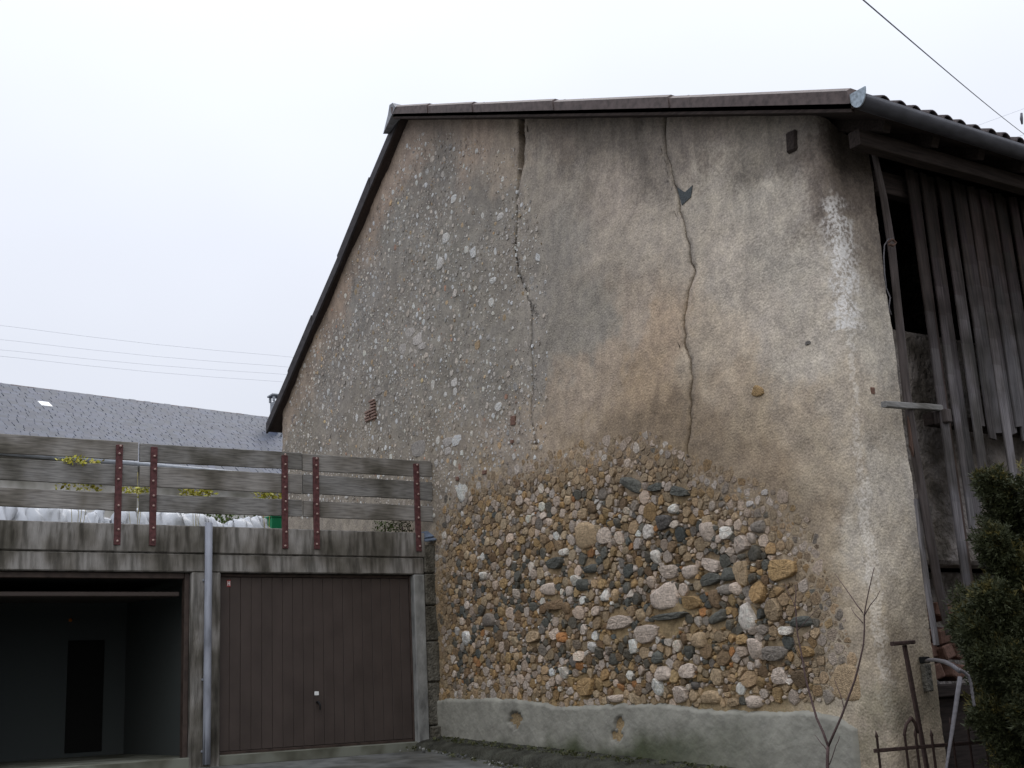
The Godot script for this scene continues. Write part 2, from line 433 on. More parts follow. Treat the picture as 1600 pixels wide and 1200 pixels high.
func wall_texture() -> ImageTexture:
	var w := 1536
	var h := 1152
	var data := PackedByteArray()
	data.resize(w * h * 3)
	var white := [Vector2(-0.059, 3.952), Vector2(-0.079, 3.511), Vector2(-0.042, 3.070), Vector2(-0.039, 2.681), Vector2(-0.032, 2.354), Vector2(0.013, 1.879), Vector2(0.019, 1.301), Vector2(0.031, 0.789), Vector2(0.012, 0.486)]
	var k := 0
	for j in h:
		var y := 8.4 - 9.7 * (j + 0.5) / h
		var edge := along(white, y)
		var lime := smoothstep(-0.6, 0.0, y) * smoothstep(4.2, 3.9, y)
		var wet := smoothstep(0.9, -0.4, y)
		for i in w:
			var s := -0.75 + 12.95 * (i + 0.5) / w
			var a := n_mid.get_noise_2d(s * 60, y * 60)
			var b := n_mid.get_noise_2d(s * 60 + 700, y * 60 + 300)
			var f := n_fine.get_noise_2d(s * 420, y * 420)
			var h2 := n_mid.get_noise_2d(s * 240 + 40, y * 240)
			var c := tone(s + a * 0.34 + h2 * 0.12 + f * 0.05, y + b * 0.34 + h2 * 0.14 - f * 0.05)
			var g := n_fine.get_noise_2d(s * 1500 + 90, y * 1500)
			var m := n_mid.get_noise_2d(s * 260, y * 200 + 90)
			var v := 1.0 + 0.13 * f + 0.20 * g + 0.12 * m + 0.08 * a
			# old run-off streaks under the eave
			var st := n_mid.get_noise_2d(s * 190, y * 16)
			v *= 1.0 - 0.09 * smoothstep(0.12, 0.5, st) * smoothstep(1.5, 0.2, wall_top(s) - y)
			var r := c.r * v
			var gg := c.g * v
			var bb := c.b * v * (1.0 - 0.02 * m)
			# lime wash left on the corner stones
			if s < 0.7 and lime > 0.0:
				var dd := absf(s - edge)
				var band := 0.05 + 0.05 * n_low.get_noise_1d(y * 90)
				if y > 2.85 and y < 4.05:
					band += 0.05 + 0.14 * smoothstep(-0.15, 0.05, n_low.get_noise_1d(y * 150 + 40))
				elif y < 1.6:
					band += 0.05
				var sp := smoothstep(band, band * 0.3, dd + 0.09 * n_fine.get_noise_2d(s * 160, y * 120)) * smoothstep(-0.35, 0.3, 0.7 * f + 0.5 * m + 0.5 * g + 0.1) * lime * (0.85 if y > 2.85 else 0.32)
				r = lerpf(r, 0.72, sp)
				gg = lerpf(gg, 0.71, sp)
				bb = lerpf(bb, 0.72, sp)
			if wet > 0.0:
				var mo: float = wet * smoothstep(0.1, 0.45, a + 0.5 * f) * 0.35
				r = lerpf(r, 0.27, mo)
				gg = lerpf(gg, 0.26, mo)
				bb = lerpf(bb, 0.20, mo)
			var mean := (r + gg + bb) / 3.0
			r = lerpf(mean, r, 0.84)
			gg = lerpf(mean, gg, 0.84)
			bb = lerpf(mean, bb, 0.84)
			var cl := Color(clampf(r, 0, 1), clampf(gg, 0, 1), clampf(bb, 0, 1)).srgb_to_linear()
			cl = Color(minf(cl.r * GAIN, 0.9), minf(cl.g * GAIN, 0.9), minf(cl.b * GAIN * 0.95, 0.9)).linear_to_srgb()
			data[k] = int(cl.r * 255)
			data[k + 1] = int(cl.g * 255)
			data[k + 2] = int(cl.b * 255)
			k += 3
	return ImageTexture.create_from_image(Image.create_from_data(w, h, false, Image.FORMAT_RGB8, data))

func make_gable(barn: Node3D) -> MeshInstance3D:
	var m := StandardMaterial3D.new()
	m.resource_name = "old_render"
	m.albedo_texture = wall_texture()
	m.roughness = 0.95
	m.metallic_specular = 0.25
	m.texture_repeat = false
	m.heightmap_enabled = true
	var n := FastNoiseLite.new()
	n.frequency = 0.34
	n.noise_type = FastNoiseLite.TYPE_PERLIN
	n.fractal_octaves = 4
	n.seed = 61
	var bt := NoiseTexture2D.new()
	bt.width = 2048
	bt.height = 1536
	bt.noise = n
	m.heightmap_texture = bt
	m.heightmap_scale = 0.75
	var st := begin(true)
	var cols := []
	var s := -0.58
	while s < 12.05:
		cols.append(s)
		s += 0.02 if s < 0.14 else 0.042
	var nc := cols.size()
	var nr := 210
	var ka := 0
	var kb := 0
	var ma: float = crack_a[4].x
	var mb: float = crack_b[5].x
	for i in nc:
		if absf(cols[i] - ma) < absf(cols[ka] - ma):
			ka = i
		if absf(cols[i] - mb) < absf(cols[kb] - mb):
			kb = i
	var deep := n_fine
	for j in nr + 1:
		var f := float(j) / nr
		for i in nc:
			var b: float = cols[i]
			var cut := 0.0
			var level := -99.0
			for c in 2:
				var kc := ka if c == 0 else kb
				var off := absi(i - kc)
				if off > 20:
					continue
				var yc := lerpf(-1.25, wall_top(cols[kc]) + 0.04, f)
				var q := crack(c, yc)
				var shift := (q.x - float(cols[kc])) * smoothstep(20.0, 3.0, float(off))
				b += shift
				if q.y > 0.0:
					# an open slit with a wider hollow behind its lips
					if i == kc:
						b = q.x
						cut = 0.30
					elif off == 1:
						b = q.x + signf(i - kc) * (q.y + 0.05)
						cut = 0.11
					elif off == 2:
						b = q.x + signf(i - kc) * q.y
					elif off == 3:
						b = q.x + signf(i - kc) * (q.y + 0.06)
					elif off == 4:
						b = q.x + signf(i - kc) * (q.y + 0.085)
					if off <= 3:
						level = yc
			var y := lerpf(-1.25, wall_top(b) + 0.04, f) if level < -9.0 or f > 0.97 else level
			var e := rubble_share(b, y) if y < 2.8 and b > 0.1 else 0.0
			var d := bulge(b, y) + 0.006 * deep.get_noise_2d(b * 260, y * 260)
			d += e * (-0.026 + 0.026 * n_fine.get_noise_2d(b * 170, y * 170))
			d -= cut
			st.set_uv(Vector2((b + 0.75) / 12.95, (8.4 - y) / 9.7))
			st.add_vertex(wall(b, y, d))
	for j in nr:
		for i in nc - 1:
			var p := j * nc + i
			for q in [p, p + 1, p + nc, p + 1, p + nc + 1, p + nc]:
				st.add_index(q)
	return done(st, "gable_wall", m, barn)

func stone_shape(st: SurfaceTool, pts: Array, mid: Vector2, proud: float, col: Color, angular: bool, dome: float, smear: float) -> void:
	# a pebble or block set in the wall: outline in wall metres, three rings and a crown
	var n := pts.size()
	var rings := []
	var tilt := Vector2(rng.randf_range(-1, 1), rng.randf_range(-0.7, 1.0)) * proud * 1.6
	var prof := [[1.0, -0.05], [0.985 if angular else 0.95, proud * (0.6 if angular else 0.5)], [0.72 if not angular else 0.90, proud * (0.85 if not angular else 0.96)], [0.36, proud]]
	var size := 0.02
	for p in pts:
		size = maxf(size, (p - mid).length())
	for q in prof:
		var ring := []
		for p in pts:
			var o: Vector2 = (p - mid) * q[0]
			var lift: float = q[1] + (o / size).dot(tilt) * (0.7 if q[1] > 0 else 0.0) + rng.randf_range(-1, 1) * proud * 0.14 * (1.0 if q[1] > 0 else 0.0)
			if q[0] < 0.5:
				lift += dome * proud * 0.25
			ring.append([mid + o * rng.randf_range(0.96, 1.03), lift])
		rings.append(ring)
	# mortar smeared over the rim, the crown clean
	var mc := tone(mid.x, mid.y).srgb_to_linear() * GAIN
	var rim := col.lerp(Color(mc.r, mc.g, mc.b), smear)
	var body := col.lerp(Color(mc.r, mc.g, mc.b), smear * 0.55)
	var tints := []
	for k in 4:
		var row := []
		for i in n:
			var v := rng.randf_range(0.86, 1.12)
			var c: Color = rim if k < 2 else body
			row.append(Color(c.r * v, c.g * v, c.b * v))
		tints.append(row)
	var base := bulge(mid.x, mid.y) - 0.008 * rubble_share(mid.x, mid.y)
	var peak := wall(mid.x, mid.y, base + proud * 1.02)
	var center := wall(mid.x, mid.y, base - 0.06)
	var at_ring := []
	for q in rings:
		var row := []
		for e in q:
			row.append(wall(e[0].x, e[0].y, base + e[1]))
		at_ring.append(row)
	for i in n:
		var j := (i + 1) % n
		var tris := [[3, i, 3, j, 4, 0]]
		for k in 3:
			tris.append([k, i, k, j, k + 1, j])
			tris.append([k, i, k + 1, j, k + 1, i])
		for q in tris:
			var v := []
			var cs := []
			for e in 3:
				v.append(peak if q[e * 2] == 4 else at_ring[q[e * 2]][q[e * 2 + 1]])
				cs.append(body if q[e * 2] == 4 else tints[q[e * 2]][q[e * 2 + 1]])
			var nr: Vector3 = (v[0] - v[2]).cross(v[0] - v[1])
			var flip: bool = nr.dot((v[0] + v[1] + v[2]) / 3.0 - center) < 0.0
			for e in ([0, 2, 1] if flip else [0, 1, 2]):
				st.set_color(cs[e])
				st.add_vertex(v[e])

func clip(pl: PackedVector2Array, p: Vector2, nrm: Vector2) -> PackedVector2Array:   # keep the side that nrm points away from
	var out := PackedVector2Array()
	for i in pl.size():
		var a := pl[i]
		var b := pl[(i + 1) % pl.size()]
		var da := (a - p).dot(nrm)
		var db := (b - p).dot(nrm)
		if da <= 0:
			out.append(a)
		if (da < 0 and db > 0) or (da > 0 and db < 0):
			out.append(a.lerp(b, da / (da - db)))
	return out

func make_stones(gable: MeshInstance3D) -> void:
	var tones := [
		[172, 158, 145], [152, 132, 106], [146, 121, 86], [112, 93, 72], [82, 83, 78], [119, 112, 104], [190, 182, 172], [148, 104, 66],
		[166, 160, 154], [140, 134, 128], [188, 183, 177], [148, 116, 100], [92, 88, 84]]
	var share_r := [0.25, 0.27, 0.16, 0.12, 0.09, 0.05, 0.045, 0.012]
	# the stones that stand out, one by one: place, half size, colour, tilt
	var big := [[2.58, 0.86, 0.191, 0.127, 0, 0.2], [1.50, 0.59, 0.139, 0.128, 6, 0.1], [6.35, 2.51, 0.155, 0.142, 6, 0.4], [3.83, 1.62, 0.194, 0.147, 1, 0], [3.50, 1.56, 0.109, 0.085, 0, 0], [3.35, 0.67, 0.221, 0.069, 0, 0], [4.37, 0.22, 0.089, 0.066, 6, 0], [4.04, 0.06, 0.170, 0.097, 2, 0], [3.50, -0.07, 0.127, 0.040, 0, 0], [2.23, 0.77, 0.136, 0.065, 2, 0], [3.00, 2.02, 0.176, 0.064, 4, -0.5], [2.27, 1.83, 0.140, 0.046, 4, -0.3], [2.62, 1.93, 0.098, 0.041, 4, 0], [1.96, 0.96, 0.162, 0.055, 4, 0.1], [2.57, 0.67, 0.285, 0.033, 4, 0], [1.90, 0.61, 0.138, 0.051, 4, 0.3], [1.20, 0.25, 0.147, 0.064, 5, 0], [1.43, 0.30, 0.088, 0.098, 0, -0.1], [2.38, 1.68, 0.080, 0.049, 6, 0], [2.53, 1.57, 0.125, 0.074, 12, 0], [2.78, 1.51, 0.099, 0.069, 6, 0], [1.01, 0.95, 0.183, 0.092, 2, 0], [1.25, 1.35, 0.096, 0.056, 5, 0], [1.52, 0.97, 0.115, 0.113, 1, 0], [1.50, 1.23, 0.107, 0.074, 0, 0], [1.67, 1.36, 0.068, 0.063, 6, 0]]
	big.append_array([[1.93, 1.09, 0.158, 0.058, 0, -0.3], [1.69, 0.98, 0.101, 0.063, 4, 0], [1.75, 0.85, 0.076, 0.051, 5, 0], [1.92, 0.78, 0.096, 0.092, 3, 0], [2.23, 1.06, 0.119, 0.065, 0, 0], [2.50, 1.09, 0.114, 0.067, 0, 0], [2.68, 1.25, 0.068, 0.074, 6, 0], [1.92, 1.40, 0.097, 0.100, 0, 0], [1.17, 0.05, 0.092, 0.074, 0, 0], [2.35, 0.15, 0.109, 0.070, 0, 0], [2.71, 0.14, 0.115, 0.071, 0, 0], [2.91, 0.53, 0.169, 0.086, 0, 0.1], [3.13, 0.42, 0.082, 0.074, 6, 0], [2.80, 0.01, 0.068, 0.083, 6, 0.3], [2.50, -0.06, 0.121, 0.076, 0, 0], [2.08, -0.10, 0.148, 0.062, 1, 0], [1.49, -0.15, 0.088, 0.054, 0, 0], [1.78, -0.15, 0.075, 0.039, 1, 0], [2.28, 0.01, 0.063, 0.040, 12, 0], [1.02, 0.43, 0.068, 0.040, 6, 0], [1.58, 0.39, 0.074, 0.044, 2, 0], [2.17, 0.42, 0.107, 0.075, 1, 0], [4.57, 1.12, 0.136, 0.069, 0, 0], [4.06, 1.16, 0.070, 0.060, 6, 0], [3.57, 0.96, 0.076, 0.065, 6, 0], [3.95, 1.10, 0.103, 0.066, 4, 0], [4.44, 0.94, 0.158, 0.054, 3, 0], [4.44, 1.39, 0.184, 0.062, 4, 0], [3.81, 1.26, 0.147, 0.046, 4, 0], [4.26, 1.49, 0.072, 0.041, 6, 0]])
	big.append_array([[5.94, 1.41, 0.087, 0.053, 6, 0], [6.40, 0.70, 0.113, 0.098, 10, 0], [5.88, 0.88, 0.158, 0.081, 5, 0], [4.35, 0.59, 0.084, 0.060, 7, 0], [4.91, 0.63, 0.140, 0.062, 1, 0], [0.84, 0.24, 0.102, 0.047, 2, 0], [1.08, 2.55, 0.088, 0.052, 2, -0.3], [0.84, 0.49, 0.132, 0.047, 4, 0], [6.65, 3.18, 0.113, 0.057, 8, 0], [6.28, 6.35, 0.073, 0.057, 10, 0], [6.50, 5.88, 0.099, 0.078, 10, 0], [6.68, 5.58, 0.101, 0.087, 10, 0], [5.82, 5.45, 0.069, 0.067, 10, 0], [5.41, 4.95, 0.073, 0.040, 10, 0], [7.58, 4.88, 0.127, 0.063, 8, 0], [7.37, 4.73, 0.124, 0.079, 8, 0], [7.23, 4.60, 0.122, 0.052, 8, 0], [7.77, 4.70, 0.092, 0.072, 8, 0], [7.41, 3.24, 0.192, 0.111, 9, 0], [6.39, 3.15, 0.157, 0.065, 10, 0], [5.41, 3.36, 0.071, 0.054, 10, 0], [6.45, 3.91, 0.080, 0.058, 10, 0], [8.53, 4.27, 0.099, 0.055, 9, 0], [5.17, 5.70, 0.086, 0.049, 10, 0], [5.85, 4.24, 0.075, 0.057, 1, 0], [6.66, 3.06, 0.081, 0.049, 8, 0], [0.43, 2.83, 0.033, 0.019, 12, 0], [1.13, 1.64, 0.047, 0.028, 8, 0], [0.44, -0.03, 0.171, 0.160, 1, 0], [1.34, 1.57, 0.049, 0.028, 8, 0]])
	var seeds := []     # [pos, radius, kind, exposure, extents]
	var grid := {}
	for q in big:
		seeds.append([Vector2(q[0], q[1]), maxf(q[2], q[3]) * 0.85, 2, 1.0, q])
	for i in seeds.size():
		var c := Vector2i((seeds[i][0] * 3.0).floor())
		if not grid.has(c):
			grid[c] = []
		grid[c].append(i)
	for pass_ in [[0.10, 60, 1], [0.082, 220, 1], [0.066, 900, 1], [0.05, 3200, 1], [0.037, 9000, 1], [0.027, 20000, 1], [0.018, 24000, 1], [0.06, 260, 0], [0.048, 900, 0], [0.038, 2600, 0], [0.029, 7000, 0], [0.021, 14000, 0], [0.014, 26000, 0]]:
		for t in pass_[1]:
			var p := Vector2(rng.randf_range(0.3, 7.3), rng.randf_range(-0.15, 2.6)) if pass_[2] == 1 else Vector2(rng.randf_range(2.4, 12.0), rng.randf_range(0.6, 7.6))
			var e := 0.0
			var r: float = pass_[0] * rng.randf_range(0.85, 1.15)
			if pass_[2] == 1:
				if p.y < across(plinth_top, p.x) + 0.01:
					continue
				e = inside(rubble, p)
				if e < -0.25:
					continue
				if p.x > 3.2 and r > 0.085 - 0.006 * (p.x - 3.2):
					continue
				if e < 0.3 and (r > 0.062 or rng.randf() > 0.25 + 1.5 * (e + 0.25)):
					continue
			else:
				e = inside(pebbled, p)
				if e < -0.1 or (e < 0.25 and rng.randf() > 0.5) or inside(rubble, p) > -0.05:
					continue
				var crowd := 0.75 + 1.3 * n_low.get_noise_2d(p.x * 60, p.y * 60) + 0.9 * n_mid.get_noise_2d(p.x * 130, p.y * 130)
				if p.y > 5.6:
					crowd -= 0.1
				if p.distance_to(Vector2(7.577, 4.875)) < 0.75 or p.y < 3.0:
					crowd += 0.55
				if rng.randf() > crowd:
					continue
			var c := Vector2i((p * 3.0).floor())
			var free := true
			for dx in [-1, 0, 1]:
				for dy in [-1, 0, 1]:
					for i in grid.get(c + Vector2i(dx, dy), []):
						var q: Vector2 = seeds[i][0] - p
						q.x *= 0.82
						var need: float = 0.76 if pass_[2] == 1 else 0.92
						if q.length() < (seeds[i][1] + r) * need:
							free = false
							break
					if not free:
						break
				if not free:
					break
			if not free:
				continue
			if not grid.has(c):
				grid[c] = []
			grid[c].append(seeds.size())
			seeds.append([p, r, pass_[2], e, null])
	# outlines: a power diagram of the places, shrunk by the joint
	var stones := []
	for i in seeds.size():
		var sd: Array = seeds[i]
		var p: Vector2 = sd[0]
		var r: float = sd[1]
		var pl := PackedVector2Array()
		var kind: int = sd[2]
		var col: Array
		var proud := 0.03
		if kind == 2:
			var q: Array = sd[4]
			var ph := rng.randf() * TAU
			for k in 11:
				var a := TAU * k / 11.0 + rng.randf_range(-0.12, 0.12)
				var rr := 1.0 + 0.10 * sin(a * 3 + ph) + rng.randf_range(-0.06, 0.06)
				var v := Vector2(signf(cos(a)) * pow(absf(cos(a)), 0.75) * q[2], signf(sin(a)) * pow(absf(sin(a)), 0.75) * q[3]) * rr
				if absf(q[2] - 0.115) < 0.03 and q[4] == 6 and p.y < 0.8 and v.y > 0:
					v.x *= 0.55
				pl.append(p + v.rotated(-q[5]))
			col = tones[q[4]]
			proud = 0.034 if inside(rubble, p) > 0 else 0.008
		else:
			var reach := 1.42 if kind == 1 else 1.0
			var sides := (7 if rng.randf() < 0.5 else 9) if r > 0.025 else 6
			var spin := rng.randf() * TAU
			for k in sides:
				var a := spin + TAU * k / sides + rng.randf_range(-0.32, 0.32)
				pl.append(p + Vector2(cos(a) * (1.2 if kind == 1 else 0.95), sin(a)) * r * reach * rng.randf_range(0.78, 1.12) * (1.0 if kind == 1 else rng.randf_range(0.7, 1.15)))
			var c := Vector2i((p * 3.0).floor())
			for dx in [-1, 0, 1]:
				for dy in [-1, 0, 1]:
					for k in grid.get(c + Vector2i(dx, dy), []):
						if k == i:
							continue
						var o: Vector2 = seeds[k][0] - p
						var dist := o.length()
						var rk: float = seeds[k][1]
						if dist > (r + rk) * 1.6:
							continue
						var split := clampf((dist * dist + r * r - rk * rk) / (2 * dist), 0.15 * dist, 0.85 * dist)
						pl = clip(pl, p + o / dist * (split - rng.randf_range(0.002, 0.008)), o / dist)
			if pl.size() < 4:
				continue
			var pick := rng.randf()
			if kind == 1:
				var w := 0
				var acc := 0.0
				for k in share_r.size():
					acc += share_r[k]
					if pick < acc:
						w = k
						break
				# darker cobbles gather in the middle courses
				if p.y > 0.3 and p.y < 1.5 and rng.randf() < 0.12:
					w = 4
				col = tones[w]
				if sd[3] < 0.28 and (w == 3 or w == 4 or w == 7) and rng.randf() < 0.8:
					w = 1
				col = tones[w]
				var ex: float = smoothstep(-0.15, 0.45, sd[3])
				proud = rng.randf_range(0.006, 0.038) * lerpf(0.2, 1.0, ex) * clampf(r / 0.07, 0.5, 1.2) * (1.0 if p.x < 3.2 else lerpf(1.0, 0.55, clampf((p.x - 3.2) / 2.5, 0, 1)))
			else:
				col = tones[8] if pick < 0.46 else tones[9] if pick < 0.8 else tones[10] if pick < 0.9 else tones[1] if pick < 0.96 else tones[11] if pick < 0.975 else tones[5]
				proud = rng.randf_range(0.002, 0.008)
		# round the outline once
		var sm := []
		var cut := rng.randf_range(0.05, 0.19)
		for k in pl.size():
			var a := pl[k]
			var b := pl[(k + 1) % pl.size()]
			if a.distance_to(b) < 0.016 or (r < 0.025 and kind != 2):
				sm.append((a + b) / 2)
			else:
				sm.append(a.lerp(b, cut))
				sm.append(a.lerp(b, 1.0 - cut))
		if sm.size() < 4:
			continue
		var mid := Vector2.ZERO
		for v in sm:
			mid += v
		mid /= sm.size()
		var area := 0.0
		for k in sm.size():
			area += (sm[k] - mid).cross(sm[(k + 1) % sm.size()] - mid) * 0.5
		var eye := wall(mid.x, mid.y).length()
		stones.append({"pts": sm, "mid": mid, "col": col, "proud": proud, "px": sqrt(absf(area)) / eye, "kind": kind})
	stones.sort_custom(func(a, b): return a.px > b.px)
	var rest := begin(true)
	var k := 0
	for q in stones:
		var jitter := rng.randf_range(0.86, 1.14)
		var warm := rng.randf_range(0.97, 1.03)
		var cc: Array = q.col
		var c := lin(cc[0] * jitter * warm, cc[1] * jitter, cc[2] * jitter / warm, GAIN * 1.2)
		var angular: bool = rng.randf() < 0.68
		var smear: float = pow(rng.randf(), 1.5) * 0.6 if q.kind == 1 else (rng.randf_range(0.35, 0.95) if rng.randf() < 0.36 else rng.randf_range(0.0, 0.3))
		if q.kind == 0:
			c = Color(c.r * 1.42, c.g * 1.41, c.b * 1.38)
		if q.kind == 2:
			smear *= 0.25
			jitter = lerpf(jitter, 1.04, 0.7)
			c = lin(cc[0] * jitter, cc[1] * jitter, cc[2] * jitter, GAIN * 1.2)
		if q.kind == 1:
			smear = clampf(smear + 0.5 * smoothstep(0.4, -0.15, inside(rubble, q.mid)), 0.0, 0.9)
		if k < 300:
			var st := begin(not angular)
			stone_shape(st, q.pts, q.mid, q.proud, c, angular, rng.randf(), smear)
			done(st, "stone", M.stone, gable)
		else:
			rest.set_smooth_group(4294967295 if angular else 0)
			stone_shape(rest, q.pts, q.mid, q.proud, c, angular, rng.randf(), smear)
		k += 1
	done(rest, "small_stones", M.stone, gable).set_meta("kind", "stuff")
	print("stones ", stones.size())
	# hollow bricks laid bare high on the left, a single brick, a loose shard in the right crack
	var bp := Vector2(8.788, 4.055)
	for i in 7:
		var y: float = bp.y + 0.125 - i * 0.042
		for hcol in (2 if i > 2 else 1):
			var st := begin()
			var ss: float = bp.x - 0.07 + hcol * 0.17 + rng.randf_range(-0.015, 0.015)
			box(st, Transform3D(Basis.IDENTITY, wall(ss, y, bulge(ss, y) + 0.004)), Vector3(0.06, 0.027, 0.15), 0.004)
			done(st, "brick", M.brick_clay, gable)
	for q in [[Vector2(5.128, 3.134), 0.10, 0.11], [Vector2(5.165, 2.888), 0.05, 0.04], [Vector2(-0.232, 2.323), 0.02, 0.06], [Vector2(6.430, 2.664), 0.07, 0.05], [Vector2(5.819, 2.638), 0.08, 0.05]]:
		var st := begin()
		box(st, Transform3D(Basis(Vector3.RIGHT, 0.12), wall(q[0].x, q[0].y, bulge(q[0].x, q[0].y) - 0.004)), Vector3(0.05, q[2], q[1]), 0.005)
		done(st, "brick", M.brick_red, gable)
	var shard := begin()
	var sp := []
	var lo := []
	for p in [Vector2(1.802, 4.739), Vector2(1.683, 4.768), Vector2(1.725, 4.662), Vector2(1.874, 4.630), Vector2(1.908, 4.834)]:
		sp.append(wall(p.x, p.y, bulge(p.x, p.y) + 0.008))
		lo.append(wall(p.x, p.y, -0.07))
	sweep(shard, [lo, sp])
	done(shard, "slate_shard", mat("shard", rgb(92, 98, 100), 0.8, "mottle", Vector3(6, 6, 6)), gable)
	var beam_end := begin()
	var be := Vector2(0.338, 4.668)
	box(beam_end, Transform3D(Basis(Vector3.RIGHT, 0.08), wall(be.x, be.y, 0.0)), Vector3(0.09, 0.2, 0.13), 0.02)
	done(beam_end, "beam_end", M.beam, gable)

func make_plinth(barn: Node3D) -> void:
	var st := begin(true)
	var holes := [[Vector2(5.332, -0.267), 0.15, 0.085], [Vector2(3.434, -0.325), 0.10, 0.06], [Vector2(3.478, -0.435), 0.09, 0.06]]
	var s0: float = plinth_top[0].x
	var s1: float = plinth_top[-1].x + 0.1
	var nc := 230
	var nr := 44
	for j in nr + 1:
		for i in nc + 1:
			var s := lerpf(s0, s1, float(i) / nc)
			var top := across(plinth_top, s) + 0.022 * n_mid.get_noise_1d(s * 200) + 0.012 * n_fine.get_noise_1d(s * 300)
			var y := lerpf(-1.2, top, float(j) / nr)
			var d := 0.036 + 0.012 * n_mid.get_noise_2d(s * 90, y * 90) + 0.004 * n_fine.get_noise_2d(s * 200, y * 200)
			if j == nr or i == 0:
				d = -0.02
			var moss := smoothstep(-0.28, -0.62, y + 0.05 * s - 0.12 + 0.22 * n_mid.get_noise_2d(s * 70, y * 50)) * smoothstep(0.5, 3.5, s)
			var c := lin(128, 126, 117, GAIN).lerp(lin(112, 110, 102, GAIN), clampf(0.4 + 0.8 * n_low.get_noise_2d(s * 120, y * 60), 0, 1))
			c = c.lerp(lin(58, 62, 44, GAIN), moss)
			for q in holes:
				var o: Vector2 = Vector2(s, y) - q[0]
				var inh: float = 1.0 - Vector2(o.x / q[1], o.y / q[2]).length() + 0.5 * n_fine.get_noise_2d(s * 240, y * 240)
				if q[1] > 0.12 and o.y < 0:
					inh -= absf(o.x) * 3.0
				if inh > 0.1:
					d -= 0.08
					c = lin(78, 72, 66, GAIN)
			st.set_color(c)
			st.add_vertex(wall(s, y, d))
	for j in nr:
		for i in nc:
			var p := j * (nc + 1) + i
			for q in [p, p + 1, p + nc + 1, p + 1, p + nc + 2, p + nc + 1]:
				st.add_index(q)
	done(st, "cement_plinth", M.cement, barn)

# ------------------------------------------------------------------ the barn round the wall
func soffit_right(z: float) -> float:
	return 4.55 + 0.4295 * (-6.35 - z)

